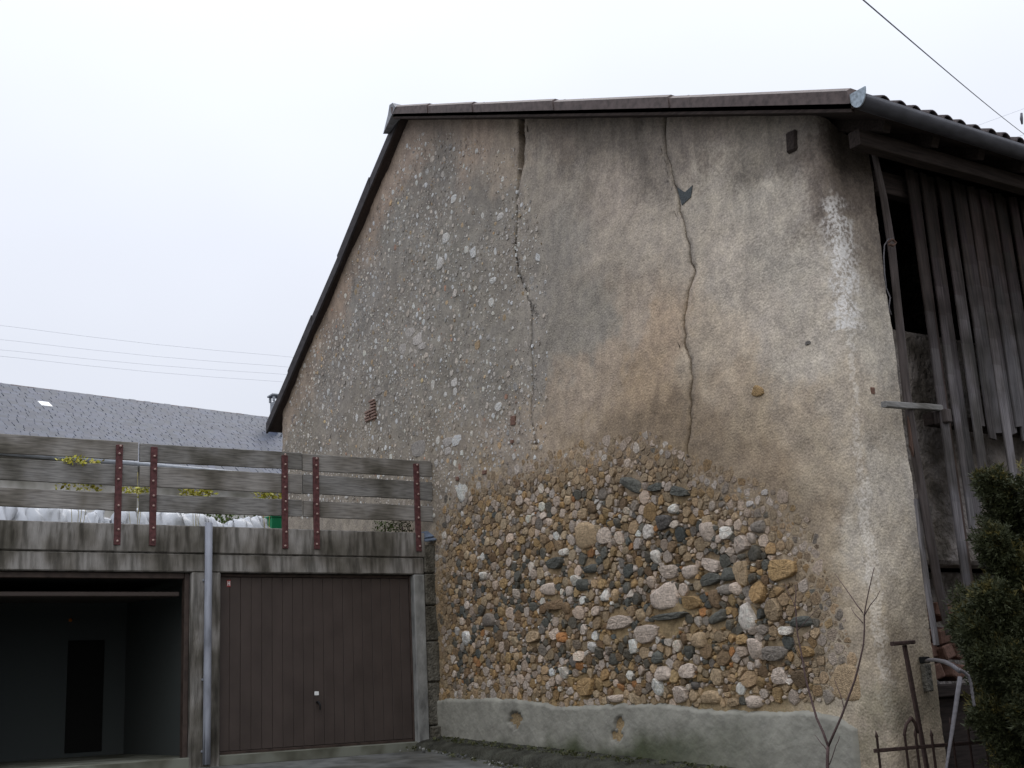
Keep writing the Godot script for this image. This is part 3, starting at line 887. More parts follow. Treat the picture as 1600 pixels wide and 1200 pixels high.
func make_barn() -> void:
	var barn := thing("barn", "old stone barn with cracked rubble gable wall and weathered wooden side", "barn")
	var gable := make_gable(barn)
	make_stones(gable)
	make_plinth(barn)
	# other walls close the volume
	for q in [["rear_wall", 7.9, 15.0, -1.2, 4.6, -18.75, -18.35], ["far_wall", 14.6, 15.0, -1.2, 4.5, -18.3, -6.9], ["pier_core", 7.98, 8.44, -1.2, 4.7, -7.55, -6.97], ["loft_floor", 8.1, 14.6, 2.88, 2.99, -18.3, -7.42], ["cellar_wall", 8.46, 14.55, -1.2, 0.9, -7.75, -7.5]]:
		var st := begin()
		slab(st, q[1], q[2], q[3], q[4], q[5], q[6], 0.01)
		done(st, q[0], M.mud_wall, barn)
	var fg := begin()
	var fr := []
	for x in [14.6, 15.0]:
		fr.append([Vector3(x, 4.45, -6.9), Vector3(x, 4.45, -18.9), Vector3(x, 4.75, -18.9), Vector3(x, 8.0, -14.3), Vector3(x, 4.8, -6.9)])
	sweep(fg, fr)
	done(fg, "far_gable", M.mud_wall, barn)
	var iw := begin()
	slab(iw, 8.46, 14.55, 0.92, 3.0, -7.4, -7.08, 0.03)
	done(iw, "inner_wall", M.mud_wall, barn)
	# roof decks
	for q in [[-6.28, soffit_right(-6.28), -14.3, soffit_right(-14.3), 7.63], [-14.3, soffit_right(-14.3), -16.42, 6.47, 7.76], [-16.42, 6.47, -19.3, 4.47, 7.76]]:
		var st := begin()
		sweep(st, [[Vector3(q[4], q[1], q[0]), Vector3(15.2, q[1], q[0]), Vector3(15.2, q[1] + 0.1, q[0]), Vector3(q[4], q[1] + 0.1, q[0])], [Vector3(q[4], q[3], q[2]), Vector3(15.2, q[3], q[2]), Vector3(15.2, q[3] + 0.1, q[2]), Vector3(q[4], q[3] + 0.1, q[2])]])
		done(st, "roof_deck", M.soffit, barn)
	# sheet-metal verge caps climbing the right slope
	var joints := [-6.31, -8.55, -10.47, -12.18, -13.3, -14.28]
	for k in 5:
		var st := begin()
		var z0: float = joints[k]
		var z1: float = joints[k + 1]
		var rings := []
		for e in [[z0 + (0.05 if k > 0 else 0.0), 0.0], [z1, 0.012]]:
			var y := soffit_right(e[0])
			var x: float = 7.60 + e[1]
			var hh: float = 0.15 - e[1]
			rings.append([Vector3(x, y + 0.045, e[0]), Vector3(x - 0.012, y + 0.035, e[0]), Vector3(x - 0.02, y + hh, e[0]), Vector3(x + 0.03, y + hh + 0.035, e[0]), Vector3(x + 0.2, y + hh + 0.03, e[0]), Vector3(x + 0.2, y + 0.11, e[0]), Vector3(x + 0.025, y + 0.10, e[0])])
		sweep(st, rings)
		done(st, "verge_cap", M.verge_metal, barn)
	var vb := begin()
	var vr := []
	for z in [-6.33, -14.28]:
		var y := soffit_right(z)
		vr.append([Vector3(7.63, y - 0.03, z), Vector3(7.66, y - 0.03, z), Vector3(7.66, y + 0.05, z), Vector3(7.63, y + 0.05, z)])
	sweep(vb, vr)
	done(vb, "verge_board", M.soffit, barn)
	# dark boards down the left slope
	var left := [[-14.3, 8.02], [-15.3, 7.31], [-16.42, 6.47], [-17.4, 5.80], [-18.35, 5.13], [-19.3, 4.47]]
	for k in 5:
		var st := begin()
		var lift := 0.012 * (k % 2)
		var rings := []
		for e in [left[k], left[k + 1]]:
			rings.append([Vector3(7.75, e[1] - 0.03, e[0]), Vector3(7.785, e[1] - 0.03, e[0]), Vector3(7.785, e[1] + 0.14 + lift, e[0]), Vector3(7.75 - lift, e[1] + 0.14 + lift, e[0])])
		sweep(st, rings)
		done(st, "verge_board", M.verge_dark, barn)
	# grey flashing over the peak
	var fl := begin()
	sweep(fl, [[Vector3(7.58, 8.02, -14.12), Vector3(7.58, 8.12, -14.2), Vector3(7.6, 8.15, -14.33), Vector3(7.63, 8.06, -14.44), Vector3(7.66, 7.86, -14.66)], [Vector3(7.85, 8.03, -14.12), Vector3(7.85, 8.12, -14.2), Vector3(7.85, 8.15, -14.33), Vector3(7.85, 8.07, -14.44), Vector3(7.85, 7.9, -14.66)]])
	done(fl, "ridge_flashing", M.lead, barn)
	# roof covering: courses of half-round tiles; the eave row tile by tile
	var rt := begin(true)
	var zs := []
	var z := -6.72
	while z > -14.3:
		zs.append([z, 0.035])
		zs.append([z - 0.335, 0.0])
		z -= 0.34
	var nx := 230
	for e in zs:
		for i in nx + 1:
			var x := lerpf(7.7, 15.2, float(i) / nx)
			rt.add_vertex(Vector3(x, soffit_right(e[0]) + 0.12 + e[1] + 0.065 * maxf(0.0, sin((x - 7.95) / 0.2 * TAU)), e[0]))
	for j in zs.size() - 1:
		for i in nx:
			var p := j * (nx + 1) + i
			for q in [p, p + 1, p + nx + 1, p + 1, p + nx + 2, p + nx + 1]:
				rt.add_index(q)
	done(rt, "roof_covering", M.roof_tile, barn).set_meta("kind", "stuff")
	var et := begin(true)
	var tr := []
	for e in [[-6.26, 0.078], [-6.5, 0.074], [-6.76, 0.07]]:
		var ring := []
		for a in 9:
			ring.append(Vector3(cos(PI * a / 8.0) * e[1], sin(PI * a / 8.0) * e[1], 0) + Vector3(0, soffit_right(e[0]) + 0.125 - 4.5, e[0] + 6.26))
		for a in 9:
			ring.append(Vector3(-cos(PI * a / 8.0) * (e[1] - 0.014), sin(PI * a / 8.0) * (e[1] - 0.014), 0) + Vector3(0, soffit_right(e[0]) + 0.125 - 4.5, e[0] + 6.26))
		tr.append(ring)
	for k in 2:
		for i in 18:
			var j := (i + 1) % 18
			var mid := Vector3(0, soffit_right(-6.5) + 0.125 - 4.5, -0.2)
			if i >= 9:
				mid = Vector3(0, 1.2, -0.2)
			poly(et, [tr[k][i], tr[k][j], tr[k + 1][j], tr[k + 1][i]], mid)
	for i in 8:
		poly(et, [tr[0][i], tr[0][i + 1], tr[0][16 - i], tr[0][17 - i]], Vector3(0, 0.2, -0.5))
	var first: MeshInstance3D = done(et, "roof_tile", M.roof_tile, barn)
	first.position = Vector3(7.98, 4.5, -6.26)
	for k in 24:
		show_mesh(first.mesh, "roof_tile", null, barn, Transform3D(Basis(Vector3.UP, rng.randf_range(-0.03, 0.03)), Vector3(8.18 + 0.2 * k + rng.randf_range(-0.008, 0.008), 4.5 + rng.randf_range(-0.006, 0.008), -6.26 + rng.randf_range(-0.012, 0.012))))
	# gutter with its pale end plate
	var gu := begin(true)
	var prof := []
	for a in 11:
		prof.append(Vector2(-cos(PI * a / 10.0) * 0.085, -sin(PI * a / 10.0) * 0.095))
	for a in 11:
		prof.append(Vector2(cos(PI * a / 10.0) * 0.078, -sin(PI * a / 10.0) * 0.088))
	var gr := []
	for x in [7.62, 9.5, 12.0, 15.0]:
		var ring := []
		for p in prof:
			ring.append(Vector3(x, 4.595 + p.y - (x - 7.62) * 0.01, -6.235 + p.x))
		gr.append(ring)
	for k in 3:
		for i in 22:
			var j := (i + 1) % 22
			poly(gu, [gr[k][i], gr[k][j], gr[k + 1][j], gr[k + 1][i]], Vector3(10, 4.70, -6.235) if i < 10 else Vector3(10, 3.5, -6.235))
	done(gu, "gutter", M.gutter, barn)
	var ge := begin()
	var disc := []
	var disc2 := []
	for a in 13:
		disc.append(Vector3(7.607, 4.655 - sin(PI * a / 12.0) * 0.145, -6.235 - cos(PI * a / 12.0) * 0.09))
		disc2.append(disc[a] + Vector3(0.012, 0, 0))
	sweep(ge, [disc, disc2])
	done(ge, "gutter_end", M.gutter_end, barn)
	# timbers under the eave
	for q in [[7.9, 15.0, 4.36, 4.50, -6.62, -6.5], [8.48, 15.0, 4.18, 4.38, -6.95, -6.85]]:
		var st := begin()
		board(st, Vector3(q[0], (q[2] + q[3]) / 2, (q[4] + q[5]) / 2), Vector3(q[1], (q[2] + q[3]) / 2 - 0.02, (q[4] + q[5]) / 2), Vector3.UP, q[3] - q[2], absf(q[5] - q[4]), 0.012, 10)
		done(st, "beam", M.beam, barn)
	for k in 10:
		var st := begin()
		var x := 8.12 + 0.62 * k
		board(st, Vector3(x, soffit_right(-6.38) - 0.05, -6.38), Vector3(x, soffit_right(-8.2) - 0.05, -8.2), Vector3.UP, 0.11, 0.09, 0.006, 4)
		done(st, "rafter", M.beam, barn)
	# upright planks with open gaps, weathered grey below, eave shade painted into the tops
	var x := 8.81
	var k := 0
	while x < 12.4:
		var w := rng.randf_range(0.085, 0.15)
		var bottom := 2.05 + rng.randf_range(-0.12, 0.1)
		var depth := -6.79 + rng.randf_range(-0.008, 0.008) - 0.027 * (k % 2)
		var m: Material = M.plank_dark
		if k == 0:
			w = 0.105
			bottom = 0.40
			m = M.plank_grey
		elif k == 1:
			w = 0.10
			bottom = 0.46
			m = M.plank_brown
		elif k == 2:
			w = 0.085
			bottom = 1.18
			m = M.plank_grey
		elif k == 3:
			bottom = 1.3
		elif k == 4:
			m = M.plank_grey
			bottom = 1.7
		elif k == 8:
			bottom = 1.45
			m = M.plank_grey
		elif rng.randf() < 0.25:
			m = M.plank_brown
		var st := begin()
		var lean := rng.randf_range(-0.012, 0.012)
		var g := rng.randf_range(0.75, 1.1)
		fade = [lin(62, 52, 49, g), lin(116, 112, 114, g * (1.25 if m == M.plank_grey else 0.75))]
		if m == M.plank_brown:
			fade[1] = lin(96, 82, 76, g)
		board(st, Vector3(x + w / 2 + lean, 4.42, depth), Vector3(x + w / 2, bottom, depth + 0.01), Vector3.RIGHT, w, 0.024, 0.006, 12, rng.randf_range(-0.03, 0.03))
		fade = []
		done(st, "plank", M.plank_eave_shade, barn)
		x += w + (rng.randf_range(-0.03, -0.004) if rng.randf() < 0.8 else 0.012)
		k += 1
	var rail := begin()
	board(rail, Vector3(8.80, 2.14, -6.9), Vector3(12.4, 2.10, -6.9), Vector3.UP, 0.11, 0.09, 0.008, 10)
	done(rail, "plank_rail", M.beam, barn)

# ------------------------------------------------------------------ the garages
func make_garage() -> void:
	var g := thing("garage_building", "grey stained concrete double garage under a terrace parapet", "garage")
	var parts := [["parapet_beam", 0.6, 7.735, 1.757, 2.07, -14.15, ZF, M.concrete], ["door_lintel", 0.6, 7.715, 1.545, 1.75, -14.15, ZF - 0.012, M.concrete], ["pier", 4.715, 5.055, -0.75, 1.542, -14.3, ZF - 0.006, M.concrete], ["pier", 1.85, 2.19, -0.75, 1.542, -14.3, ZF - 0.006, M.concrete], ["pier", 7.56, 7.715, -0.75, 1.542, -14.3, ZF - 0.003, M.concrete_light],
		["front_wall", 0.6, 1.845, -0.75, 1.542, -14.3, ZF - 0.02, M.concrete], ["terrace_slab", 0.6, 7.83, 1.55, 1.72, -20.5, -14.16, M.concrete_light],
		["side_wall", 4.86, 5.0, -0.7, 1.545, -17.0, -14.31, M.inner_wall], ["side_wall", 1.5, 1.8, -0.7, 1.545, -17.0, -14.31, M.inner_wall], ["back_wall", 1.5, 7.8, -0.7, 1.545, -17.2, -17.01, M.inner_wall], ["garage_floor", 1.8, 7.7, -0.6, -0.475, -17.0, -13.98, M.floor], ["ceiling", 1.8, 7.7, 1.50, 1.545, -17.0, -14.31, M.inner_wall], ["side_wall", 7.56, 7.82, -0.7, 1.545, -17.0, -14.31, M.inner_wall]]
	for q in parts:
		var st := begin()
		slab(st, q[1], q[2], q[3], q[4], q[5], q[6], 0.012)
		done(st, q[0], q[7], g)
	# the dark inner doorway of the open garage
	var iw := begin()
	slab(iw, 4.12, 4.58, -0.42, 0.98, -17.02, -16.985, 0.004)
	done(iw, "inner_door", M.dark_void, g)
	var rf := begin(true)
	tube(rf, [Vector3(4.13, 1.24, -16.99), Vector3(4.13, 1.24, -16.965)], [0.022], 10)
	done(rf, "reflector", M.orange_glass, g)
	# frame of the open door and the door itself slid up under the ceiling
	for q in [[4.655, 4.712, -0.48, 1.54], [2.19, 2.25, -0.48, 1.54]]:
		var st := begin()
		slab(st, q[0], q[1], q[2], q[3], -14.12, -14.02, 0.006)
		done(st, "door_frame", M.frame_brown, g)
	var hd := begin()
	slab(hd, 2.252, 4.653, 1.475, 1.54, -14.12, -14.03, 0.006)
	done(hd, "door_frame", M.frame_brown, g)
	var up := begin()
	box(up, Transform3D(Basis(Vector3.RIGHT, 0.05), Vector3(3.45, 1.36, -15.1)), Vector3(2.36, 0.05, 1.95), 0.008)
	done(up, "raised_door", M.door_brown, g)
	# the closed door: brown ribbed sheet steel
	var door := begin()
	slab(door, 5.062, 7.552, -0.52, 1.54, -14.11, -14.085, 0.004)
	var d := done(door, "closed_door", M.door_brown, g)
	var n := 19
	for i in n:
		var st := begin()
		var x0 := 5.075 + i * 2.466 / n
		slab(st, x0 + 0.0015, x0 + 2.466 / n - 0.0015, -0.44, 1.50, -14.092, -14.068 + rng.randf_range(-0.0015, 0.0015), 0.004)
		done(st, "door_strip", M.door_brown, d)
	for q in [[5.055, 5.075, -0.52, 1.54], [7.541, 7.561, -0.52, 1.54]]:
		var st := begin()
		slab(st, q[0], q[1], q[2], q[3], -14.11, -14.045, 0.004)
		done(st, "door_frame", M.frame_brown, d)
	for q in [[1.505, 1.54], [-0.52, -0.445]]:
		var st := begin()
		slab(st, 5.077, 7.539, q[0], q[1], -14.1, -14.055, 0.004)
		done(st, "door_frame", M.frame_brown, d)
	var pl := begin()
	var hp := Vector2(6.274, 0.147)
	slab(pl, hp.x - 0.027, hp.x + 0.027, hp.y - 0.022, hp.y + 0.022, -14.07, -14.058, 0.003)
	done(pl, "white_plate", M.white_plastic, d)
	var kb := begin(true)
	tube(kb, [Vector3(hp.x + 0.005, hp.y - 0.10, -14.07), Vector3(hp.x + 0.005, hp.y - 0.10, -14.03), Vector3(hp.x + 0.02, hp.y - 0.13, -14.01), Vector3(hp.x + 0.02, hp.y - 0.19, -14.012)], [0.016, 0.014, 0.009, 0.008], 8)
	done(kb, "handle", M.black_plastic, d)
	var stq := begin()
	var sk := Vector2(5.189, 1.429)
	slab(stq, sk.x - 0.022, sk.x + 0.022, sk.y - 0.04, sk.y + 0.04, -14.068, -14.064, 0.001)
	done(stq, "sticker", M.red_sticker, d)
	for q in [[-0.011, 0.0, 0.008, 0.05], [0.011, 0.0, 0.008, 0.05], [0.0, 0.0, 0.016, 0.008]]:
		var sm := begin()
		box(sm, at(sk.x + q[0], sk.y + q[1], -14.062), Vector3(q[2], q[3], 0.003), 0.0)
		done(sm, "sticker_print", M.white_plastic, d)
	# rain pipe down the middle pier
	var pp := begin(true)
	tube(pp, [Vector3(4.885, 2.10, -13.895), Vector3(4.885, 1.0, -13.895), Vector3(4.885, 0.0, -13.895), Vector3(4.885, -0.56, -13.895)], [0.043], 16)
	var pipe := done(pp, "rain_pipe", M.pipe_grey, g)
	for y in [1.45, 0.35, -0.42]:
		var st := begin()
		slab(st, 4.835, 4.935, y - 0.012, y + 0.012, -13.952, -13.925, 0.004)
		done(st, "pipe_clip", M.pipe_grey, pipe)
	# rough blocks between the last pier and the barn
	var y0 := -0.72
	var hts := [0.42, 0.52, 0.5, 0.44, 0.40, 0.36]
	for i in hts.size():
		var st := begin()
		var grow := 0.012 * rng.randf_range(-1, 1)
		slab(st, 7.722, 7.90, y0 + 0.006, y0 + hts[i] - 0.006, -14.25, ZF - 0.01 + grow + (0.07 if i == 0 else 0.0), 0.016)
		done(st, "rough_block", M.block, g)
		y0 += hts[i]
	var sl := begin()
	box(sl, Transform3D(Basis(Vector3(0, 0, 1), 0.16) * Basis(Vector3.RIGHT, 0.3), Vector3(7.80, 2.0, -14.0)), Vector3(0.17, 0.02, 0.22), 0.004)
	box(sl, Transform3D(Basis(Vector3(0, 0, 1), 0.2) * Basis(Vector3.RIGHT, 0.45), Vector3(7.81, 2.06, -14.06)), Vector3(0.16, 0.02, 0.2), 0.004)
	done(sl, "slate_cover", M.blue_slate, g)

func make_railing() -> void:
	var f := thing("terrace_railing", "weathered grey board railing on brown iron posts above the garages", "railing")
	var rows := [[2.988, 2.761], [2.730, 2.512], [2.435, 2.220]]
	rows = [[3.0, 2.79], [2.735, 2.50], [2.42, 2.22]]
	var cuts := [[0.7, 4.078], [4.100, 6.069], [6.081, 7.875]]
	for r in 3:
		for c in 3:
			var st := begin()
			var y: float = (rows[r][0] + rows[r][1]) / 2
			var dy := rng.randf_range(-0.008, 0.008)
			board(st, Vector3(cuts[c][0] + 0.003 * r, y + dy, -13.985), Vector3(cuts[c][1], y - dy, -13.985), Vector3.UP, absf(rows[r][0] - rows[r][1]), 0.032, 0.005, 16)
			done(st, "board", M.fence_wood if (r + c) % 2 == 0 else M.fence_wood_worn, f)
	var bolt := begin(true)
	tube(bolt, [Vector3(0, 0, 0), Vector3(0, 0, 0.01), Vector3(0, 0, 0.016)], [0.014, 0.014, 0.006], 6)
	bolt.generate_normals()
	var bm := bolt.commit()
	bm.surface_set_material(0, M.bolt)
	for x in [1.5, 3.862, 4.254, 5.839, 6.245, 7.638]:
		var st := begin()
		slab(st, x - 0.036, x + 0.036, 1.83, 2.955, -13.945, -13.932, 0.003)
		slab(st, x - 0.036, x - 0.026, 1.83, 2.955, -13.966, -13.9452, 0.002)
		slab(st, x + 0.026, x + 0.036, 1.83, 2.955, -13.966, -13.9452, 0.002)
		var p := done(st, "post", M.post_iron, f)
		for y in [2.94, 2.85, 2.68, 2.56, 2.38, 2.27, 2.02, 1.88]:
			if rng.randf() < 0.9 or y < 2.1:
				show_mesh(bm, "bolt", null, p, at(x + rng.randf_range(-0.009, 0.009), y + rng.randf_range(-0.022, 0.022), -13.931))

# ------------------------------------------------------------------ beyond the terrace
func make_house() -> void:
	var h := thing("slate_roof_house", "long white house with grey slate roof behind the terrace railing", "house")
	var dir := Vector3(0.98516, 0, 0.17166)
	dir = Vector3(0.98516, 0, -0.17166)
	var back := Vector3(-0.17166, 0, -0.98516)
	var e0 := Vector3(7.896, 5.12, -26.0)
	var rise := 2.38
	var run := 4.0
	var slope := (back * run + Vector3.UP * rise)
	var sl := slope.normalized()
	var nrm := dir.cross(sl).normalized()
	if nrm.y < 0:
		nrm = -nrm
	var wl := begin()
	sweep(wl, [[e0 + dir * -14 + back * 0.45 + Vector3(0, -4.0, 0), e0 + dir * 14 + back * 0.45 + Vector3(0, -4.0, 0), e0 + dir * 14 + back * 0.45 + Vector3(0, 0.15, 0), e0 + dir * -14 + back * 0.45 + Vector3(0, 0.15, 0)], [e0 + dir * -14 + back * 7.5 + Vector3(0, -4.0, 0), e0 + dir * 14 + back * 7.5 + Vector3(0, -4.0, 0), e0 + dir * 14 + back * 7.5 + Vector3(0, 0.15, 0), e0 + dir * -14 + back * 7.5 + Vector3(0, 0.15, 0)]])
	done(wl, "wall", M.house_wall, h)
	var rd := begin()
	var a := e0 + dir * -14.3
	var b := e0 + dir * 14.3
	sweep(rd, [[a, a + slope, a + slope + back * run - Vector3.UP * rise, a + back * 0.3], [b, b + slope, b + slope + back * run - Vector3.UP * rise, b + back * 0.3]])
	var roof := done(rd, "roof", M.verge_dark, h)
	var one := begin()
	box(one, Transform3D.IDENTITY, Vector3(0.175, 0.016, 0.28), 0.003)
	one.generate_normals()
	var sm := one.commit()
	sm.surface_set_material(0, M.slate)
	var mm := MultiMesh.new()
	mm.transform_format = MultiMesh.TRANSFORM_3D
	mm.use_colors = true
	mm.mesh = sm
	var len := slope.length()
	var rows := int(len / 0.13)
	var per := 156
	mm.instance_count = rows * per
	var basis := Basis(dir, nrm, dir.cross(nrm)).orthonormalized()
	for r in rows:
		var run_x := -14.2 - rng.randf() * 0.2
		for i in per:
			run_x += 0.183 + rng.randf_range(-0.02, 0.02)
			var p := e0 + dir * run_x + sl * (0.12 + r * 0.13 + rng.randf_range(-0.022, 0.022)) + nrm * (0.022 + rng.randf_range(0, 0.006))
			var tilt := Basis(dir, rng.randf_range(-0.02, 0.02) + (0.08 if basis.z.dot(sl) < 0 else -0.08)) * Basis(nrm, rng.randf_range(-0.035, 0.035)) * basis
			mm.set_instance_transform(r * per + i, Transform3D(tilt, p))
			var v := rng.randf_range(0.7, 1.18)
			mm.set_instance_color(r * per + i, Color(v * rng.randf_range(0.95, 1.05), v, v * rng.randf_range(0.97, 1.08)))
	var mi := MultiMeshInstance3D.new()
	mi.multimesh = mm
	mi.name = "slates"
	mi.set_meta("kind", "stuff")
	roof.add_child(mi)
	var rg := begin(true)
	tube(rg, [a + slope - nrm * 0.03, b + slope - nrm * 0.03], [0.075], 10)
	done(rg, "ridge", M.ridge_clay, roof)
	var sk := begin()
	box(sk, Transform3D(basis, Vector3(6.319, 6.939, -29.000)), Vector3(0.26, 0.05, 0.3), 0.01)
	var sy := done(sk, "roof_light", M.white_plastic, roof)
	# put the roof light and the snow hook on the slope
	var q := Vector3(6.319, 6.939, -29.000)
	var tt := (e0 - Vector3.ZERO).dot(nrm) / q.dot(nrm)
	sy.position = q * tt + nrm * 0.03 - q
	var hk := begin()
	var q2 := Vector3(11.612, 6.360, -28.000)
	q2 = q2 * ((e0).dot(nrm) / q2.dot(nrm))
	box(hk, Transform3D(basis, q2 + nrm * 0.08), Vector3(0.03, 0.12, 0.06), 0.004)
	done(hk, "snow_hook", M.zinc, roof)
	var ch := begin()
	var cp := a + slope + dir * 0.0
	var q3 := Vector3(12.239, 7.642, -29.800)
	slab(ch, q3.x - 0.1, q3.x + 0.1, q3.y - 0.6, q3.y + 0.06, q3.z - 0.15, q3.z + 0.15, 0.01)
	for k in 4:
		slab(ch, q3.x - 0.13 + (k % 2) * 0.21, q3.x - 0.08 + (k % 2) * 0.21, q3.y + 0.06, q3.y + 0.2, q3.z - 0.15 + (k / 2) * 0.24, q3.z - 0.09 + (k / 2) * 0.24, 0.0)
	slab(ch, q3.x - 0.17, q3.x + 0.17, q3.y + 0.2, q3.y + 0.25, q3.z - 0.18, q3.z + 0.18, 0.01)
	done(ch, "chimney", M.zinc, h)
	var gu := begin(true)
	tube(gu, [a + Vector3(0, -0.03, 0) - back * 0.05, e0 + Vector3(0, -0.03, 0) - back * 0.05, b + Vector3(0, -0.03, 0) - back * 0.05], [0.062], 10)
	done(gu, "gutter", M.zinc, h)

func leaf_clump(mesh_seed: int, n: int, size: float, spread: Vector3) -> ArrayMesh:
	var r := RandomNumberGenerator.new()
	r.seed = mesh_seed
	var st := begin()
	for i in n:
		var p := Vector3(r.randf_range(-1, 1), r.randf_range(-1, 1), r.randf_range(-1, 1)) * spread
		var d := Vector3(r.randf_range(-1, 1), r.randf_range(-0.6, 1), r.randf_range(-1, 1)).normalized()
		var s := d.cross(Vector3(r.randf(), r.randf(), r.randf())).normalized()
		var l := size * r.randf_range(0.6, 1.3)
		var w := l * 0.28
		var v := r.randf_range(0.6, 1.25)
		st.set_color(Color(v * r.randf_range(0.9, 1.2), v, v * 0.8))
		var q := [p, p + d * l * 0.5 + s * w, p + d * l, p + d * l * 0.5 - s * w]
		for k in [0, 1, 2, 0, 2, 3]:
			st.add_vertex(q[k])
	st.generate_normals()
	return st.commit()

func make_terrace_things() -> void:
	# yellow-green shrubs that push through the railing
	var spots := [[Vector3(3.519, 2.664, -14.350), 0.26, "bushy yellow shrub leaning through the railing at the far left", 90], [Vector3(4.216, 2.500, -14.500), 0.14, "thin yellow sprig tied to a cord behind the boards", 36], [Vector3(4.934, 2.531, -14.500), 0.18, "yellow-green shrub behind the railing right of the paired posts", 60], [Vector3(5.842, 2.523, -14.500), 0.15, "yellow-green sprig beside the third railing post", 44]]
	for i in spots.size():
		var q: Array = spots[i]
		var p: Vector3 = q[0]
		var t := thing("terrace_shrub", q[2], "shrub", Vector3(p.x, 1.72, p.z), "shrubs on the garage terrace")
		var st := begin(true)
		for k in 4:
			var d: Vector3 = Vector3(rng.randf_range(-1, 1), 0, rng.randf_range(-0.5, 0.5)) * float(q[1]) * 0.7
			tube(st, [Vector3(d.x * 0.2, 0, 0), Vector3(d.x * 0.6, (p.y - 1.72) * 0.6, d.z * 0.4), Vector3(d.x, p.y - 1.72, d.z)], [0.004, 0.003, 0.002], 5)
		done(st, "stem", M.yellow_cord, t)
		var lm := leaf_clump(40 + i, int(q[3] * 5.0), 0.06, Vector3(q[1], q[1] * 0.6, 0.16))
		lm.surface_set_material(0, M.leaf_yellow)
		show_mesh(lm, "foliage", null, t, at(0, p.y - 1.72, 0))
		if i == 0:
			var l2 := leaf_clump(49, 60, 0.05, Vector3(0.1, 0.035, 0.05))
			l2.surface_set_material(0, M.leaf_yellow)
			show_mesh(l2, "sprig", null, t, Transform3D(Basis.IDENTITY, Vector3(3.383, 2.741, -13.930) - Vector3(p.x, 1.72, p.z)))
	for i in 2:
		var p: Vector3 = [Vector3(7.355, 2.184, -14.300), Vector3(7.604, 2.191, -14.300)][i]
		var t := thing("cushion_plant", ["low dull green cushion plant on the parapet, the left one", "low dark green cushion plant on the parapet beside the last post"][i], "plant", Vector3(p.x, 2.0, p.z), "cushion plants on the parapet")
		var lm := leaf_clump(60 + i, 260, 0.035, Vector3(0.13, 0.07, 0.1))
		lm.surface_set_material(0, M.leaf_dark if i == 1 else M.leaf_green)
		show_mesh(lm, "foliage", null, t, at(0, p.y - 2.0, 0))
		var st := begin(true)
		tube(st, [Vector3(0, -0.28, 0), Vector3(0, p.y - 2.0, 0)], [0.012, 0.008], 5)
		done(st, "stem", M.bark, t)
	var cord := begin(true)
	tube(cord, [Vector3(4.209, 2.743, -14.420), Vector3(4.206, 2.577, -14.420), Vector3(4.202, 2.427, -14.420), Vector3(4.201, 2.277, -14.420)], [0.006], 5)
	tag(done(cord, "cord", M.yellow_cord), "pale yellow cord hanging behind the railing between paired posts", "cord")
	# crumpled plastic sheets along the terrace edge
	var labels := ["pale crumpled plastic sheet left of the paired railing posts", "long white plastic sheet draped between the two pairs of posts", "white plastic sheet with a dipping edge beside the green tub"]
	var tops := [[Vector3(2.402, 2.412, -14.900), Vector3(2.806, 2.407, -14.900), Vector3(3.223, 2.387, -14.900), Vector3(3.579, 2.386, -14.900), Vector3(3.771, 2.310, -14.900), Vector3(3.886, 2.375, -14.900), Vector3(3.972, 2.249, -14.900), Vector3(4.085, 2.177, -14.900)], [Vector3(4.115, 2.178, -14.900), Vector3(4.155, 2.369, -14.900), Vector3(4.276, 2.389, -14.900), Vector3(4.514, 2.375, -14.900), Vector3(4.945, 2.367, -14.900), Vector3(5.170, 2.359, -14.900), Vector3(5.309, 2.293, -14.900), Vector3(5.449, 2.186, -14.900)], [Vector3(5.391, 2.184, -14.900), Vector3(5.465, 2.274, -14.900), Vector3(5.664, 2.320, -14.900), Vector3(5.866, 2.368, -14.900), Vector3(5.951, 2.314, -14.900), Vector3(6.019, 2.186, -14.900)]]
	for i in 3:
		var st := begin(true)
		var top: Array = tops[i]
		var nx := 90
		var rows := 20
		for j in rows + 1:
			for k in nx + 1:
				var f := float(k) / nx * (top.size() - 1)
				var c := mini(int(f), top.size() - 2)
				var p: Vector3 = top[c].lerp(top[c + 1], f - c)
				var v := float(j) / rows * 2.0 - 1.0
				var fold := 0.06 * n_fine.get_noise_2d(p.x * 190, v * 24 + i * 90) + 0.05 * n_mid.get_noise_2d(p.x * 220 + 50, v * 30)
				var hgt := lerpf(p.y, 1.73, pow(absf(v), 1.6)) + 0.035 * n_fine.get_noise_2d(p.x * 210 + 30, v * 26)
				st.add_vertex(Vector3(p.x + fold, hgt, p.z + v * 0.42 + fold * 1.2))
		for j in rows:
			for k in nx:
				var p := j * (nx + 1) + k
				for q in [p, p + 1, p + nx + 1, p + 1, p + nx + 2, p + nx + 1]:
					st.add_index(q)
		tag(done(st, "plastic_sheet", M.plastic_sheet), labels[i], "sheet", "plastic sheets on the terrace")
	var bin := thing("green_tub", "dark green plastic tub behind the third railing post", "tub", Vector3(6.237, 2.299, -15.200))
	var tb := begin()
	sweep(tb, [[Vector3(-0.1, -0.5, -0.1), Vector3(0.1, -0.5, -0.1), Vector3(0.1, -0.5, 0.1), Vector3(-0.1, -0.5, 0.1)], [Vector3(-0.105, 0.08, -0.13), Vector3(0.105, 0.08, -0.13), Vector3(0.105, 0.08, 0.13), Vector3(-0.105, 0.08, 0.13)]])
	done(tb, "body", M.green_plastic, bin)
	var rm := begin()
	slab(rm, -0.12, 0.12, 0.08, 0.105, -0.145, 0.145, 0.006)
	done(rm, "rim", M.green_plastic, bin)
	var g2 := thing("low_shrub", "dull green shrub in the dip between the white sheets", "shrub", Vector3(5.738, 2.457, -15.600))
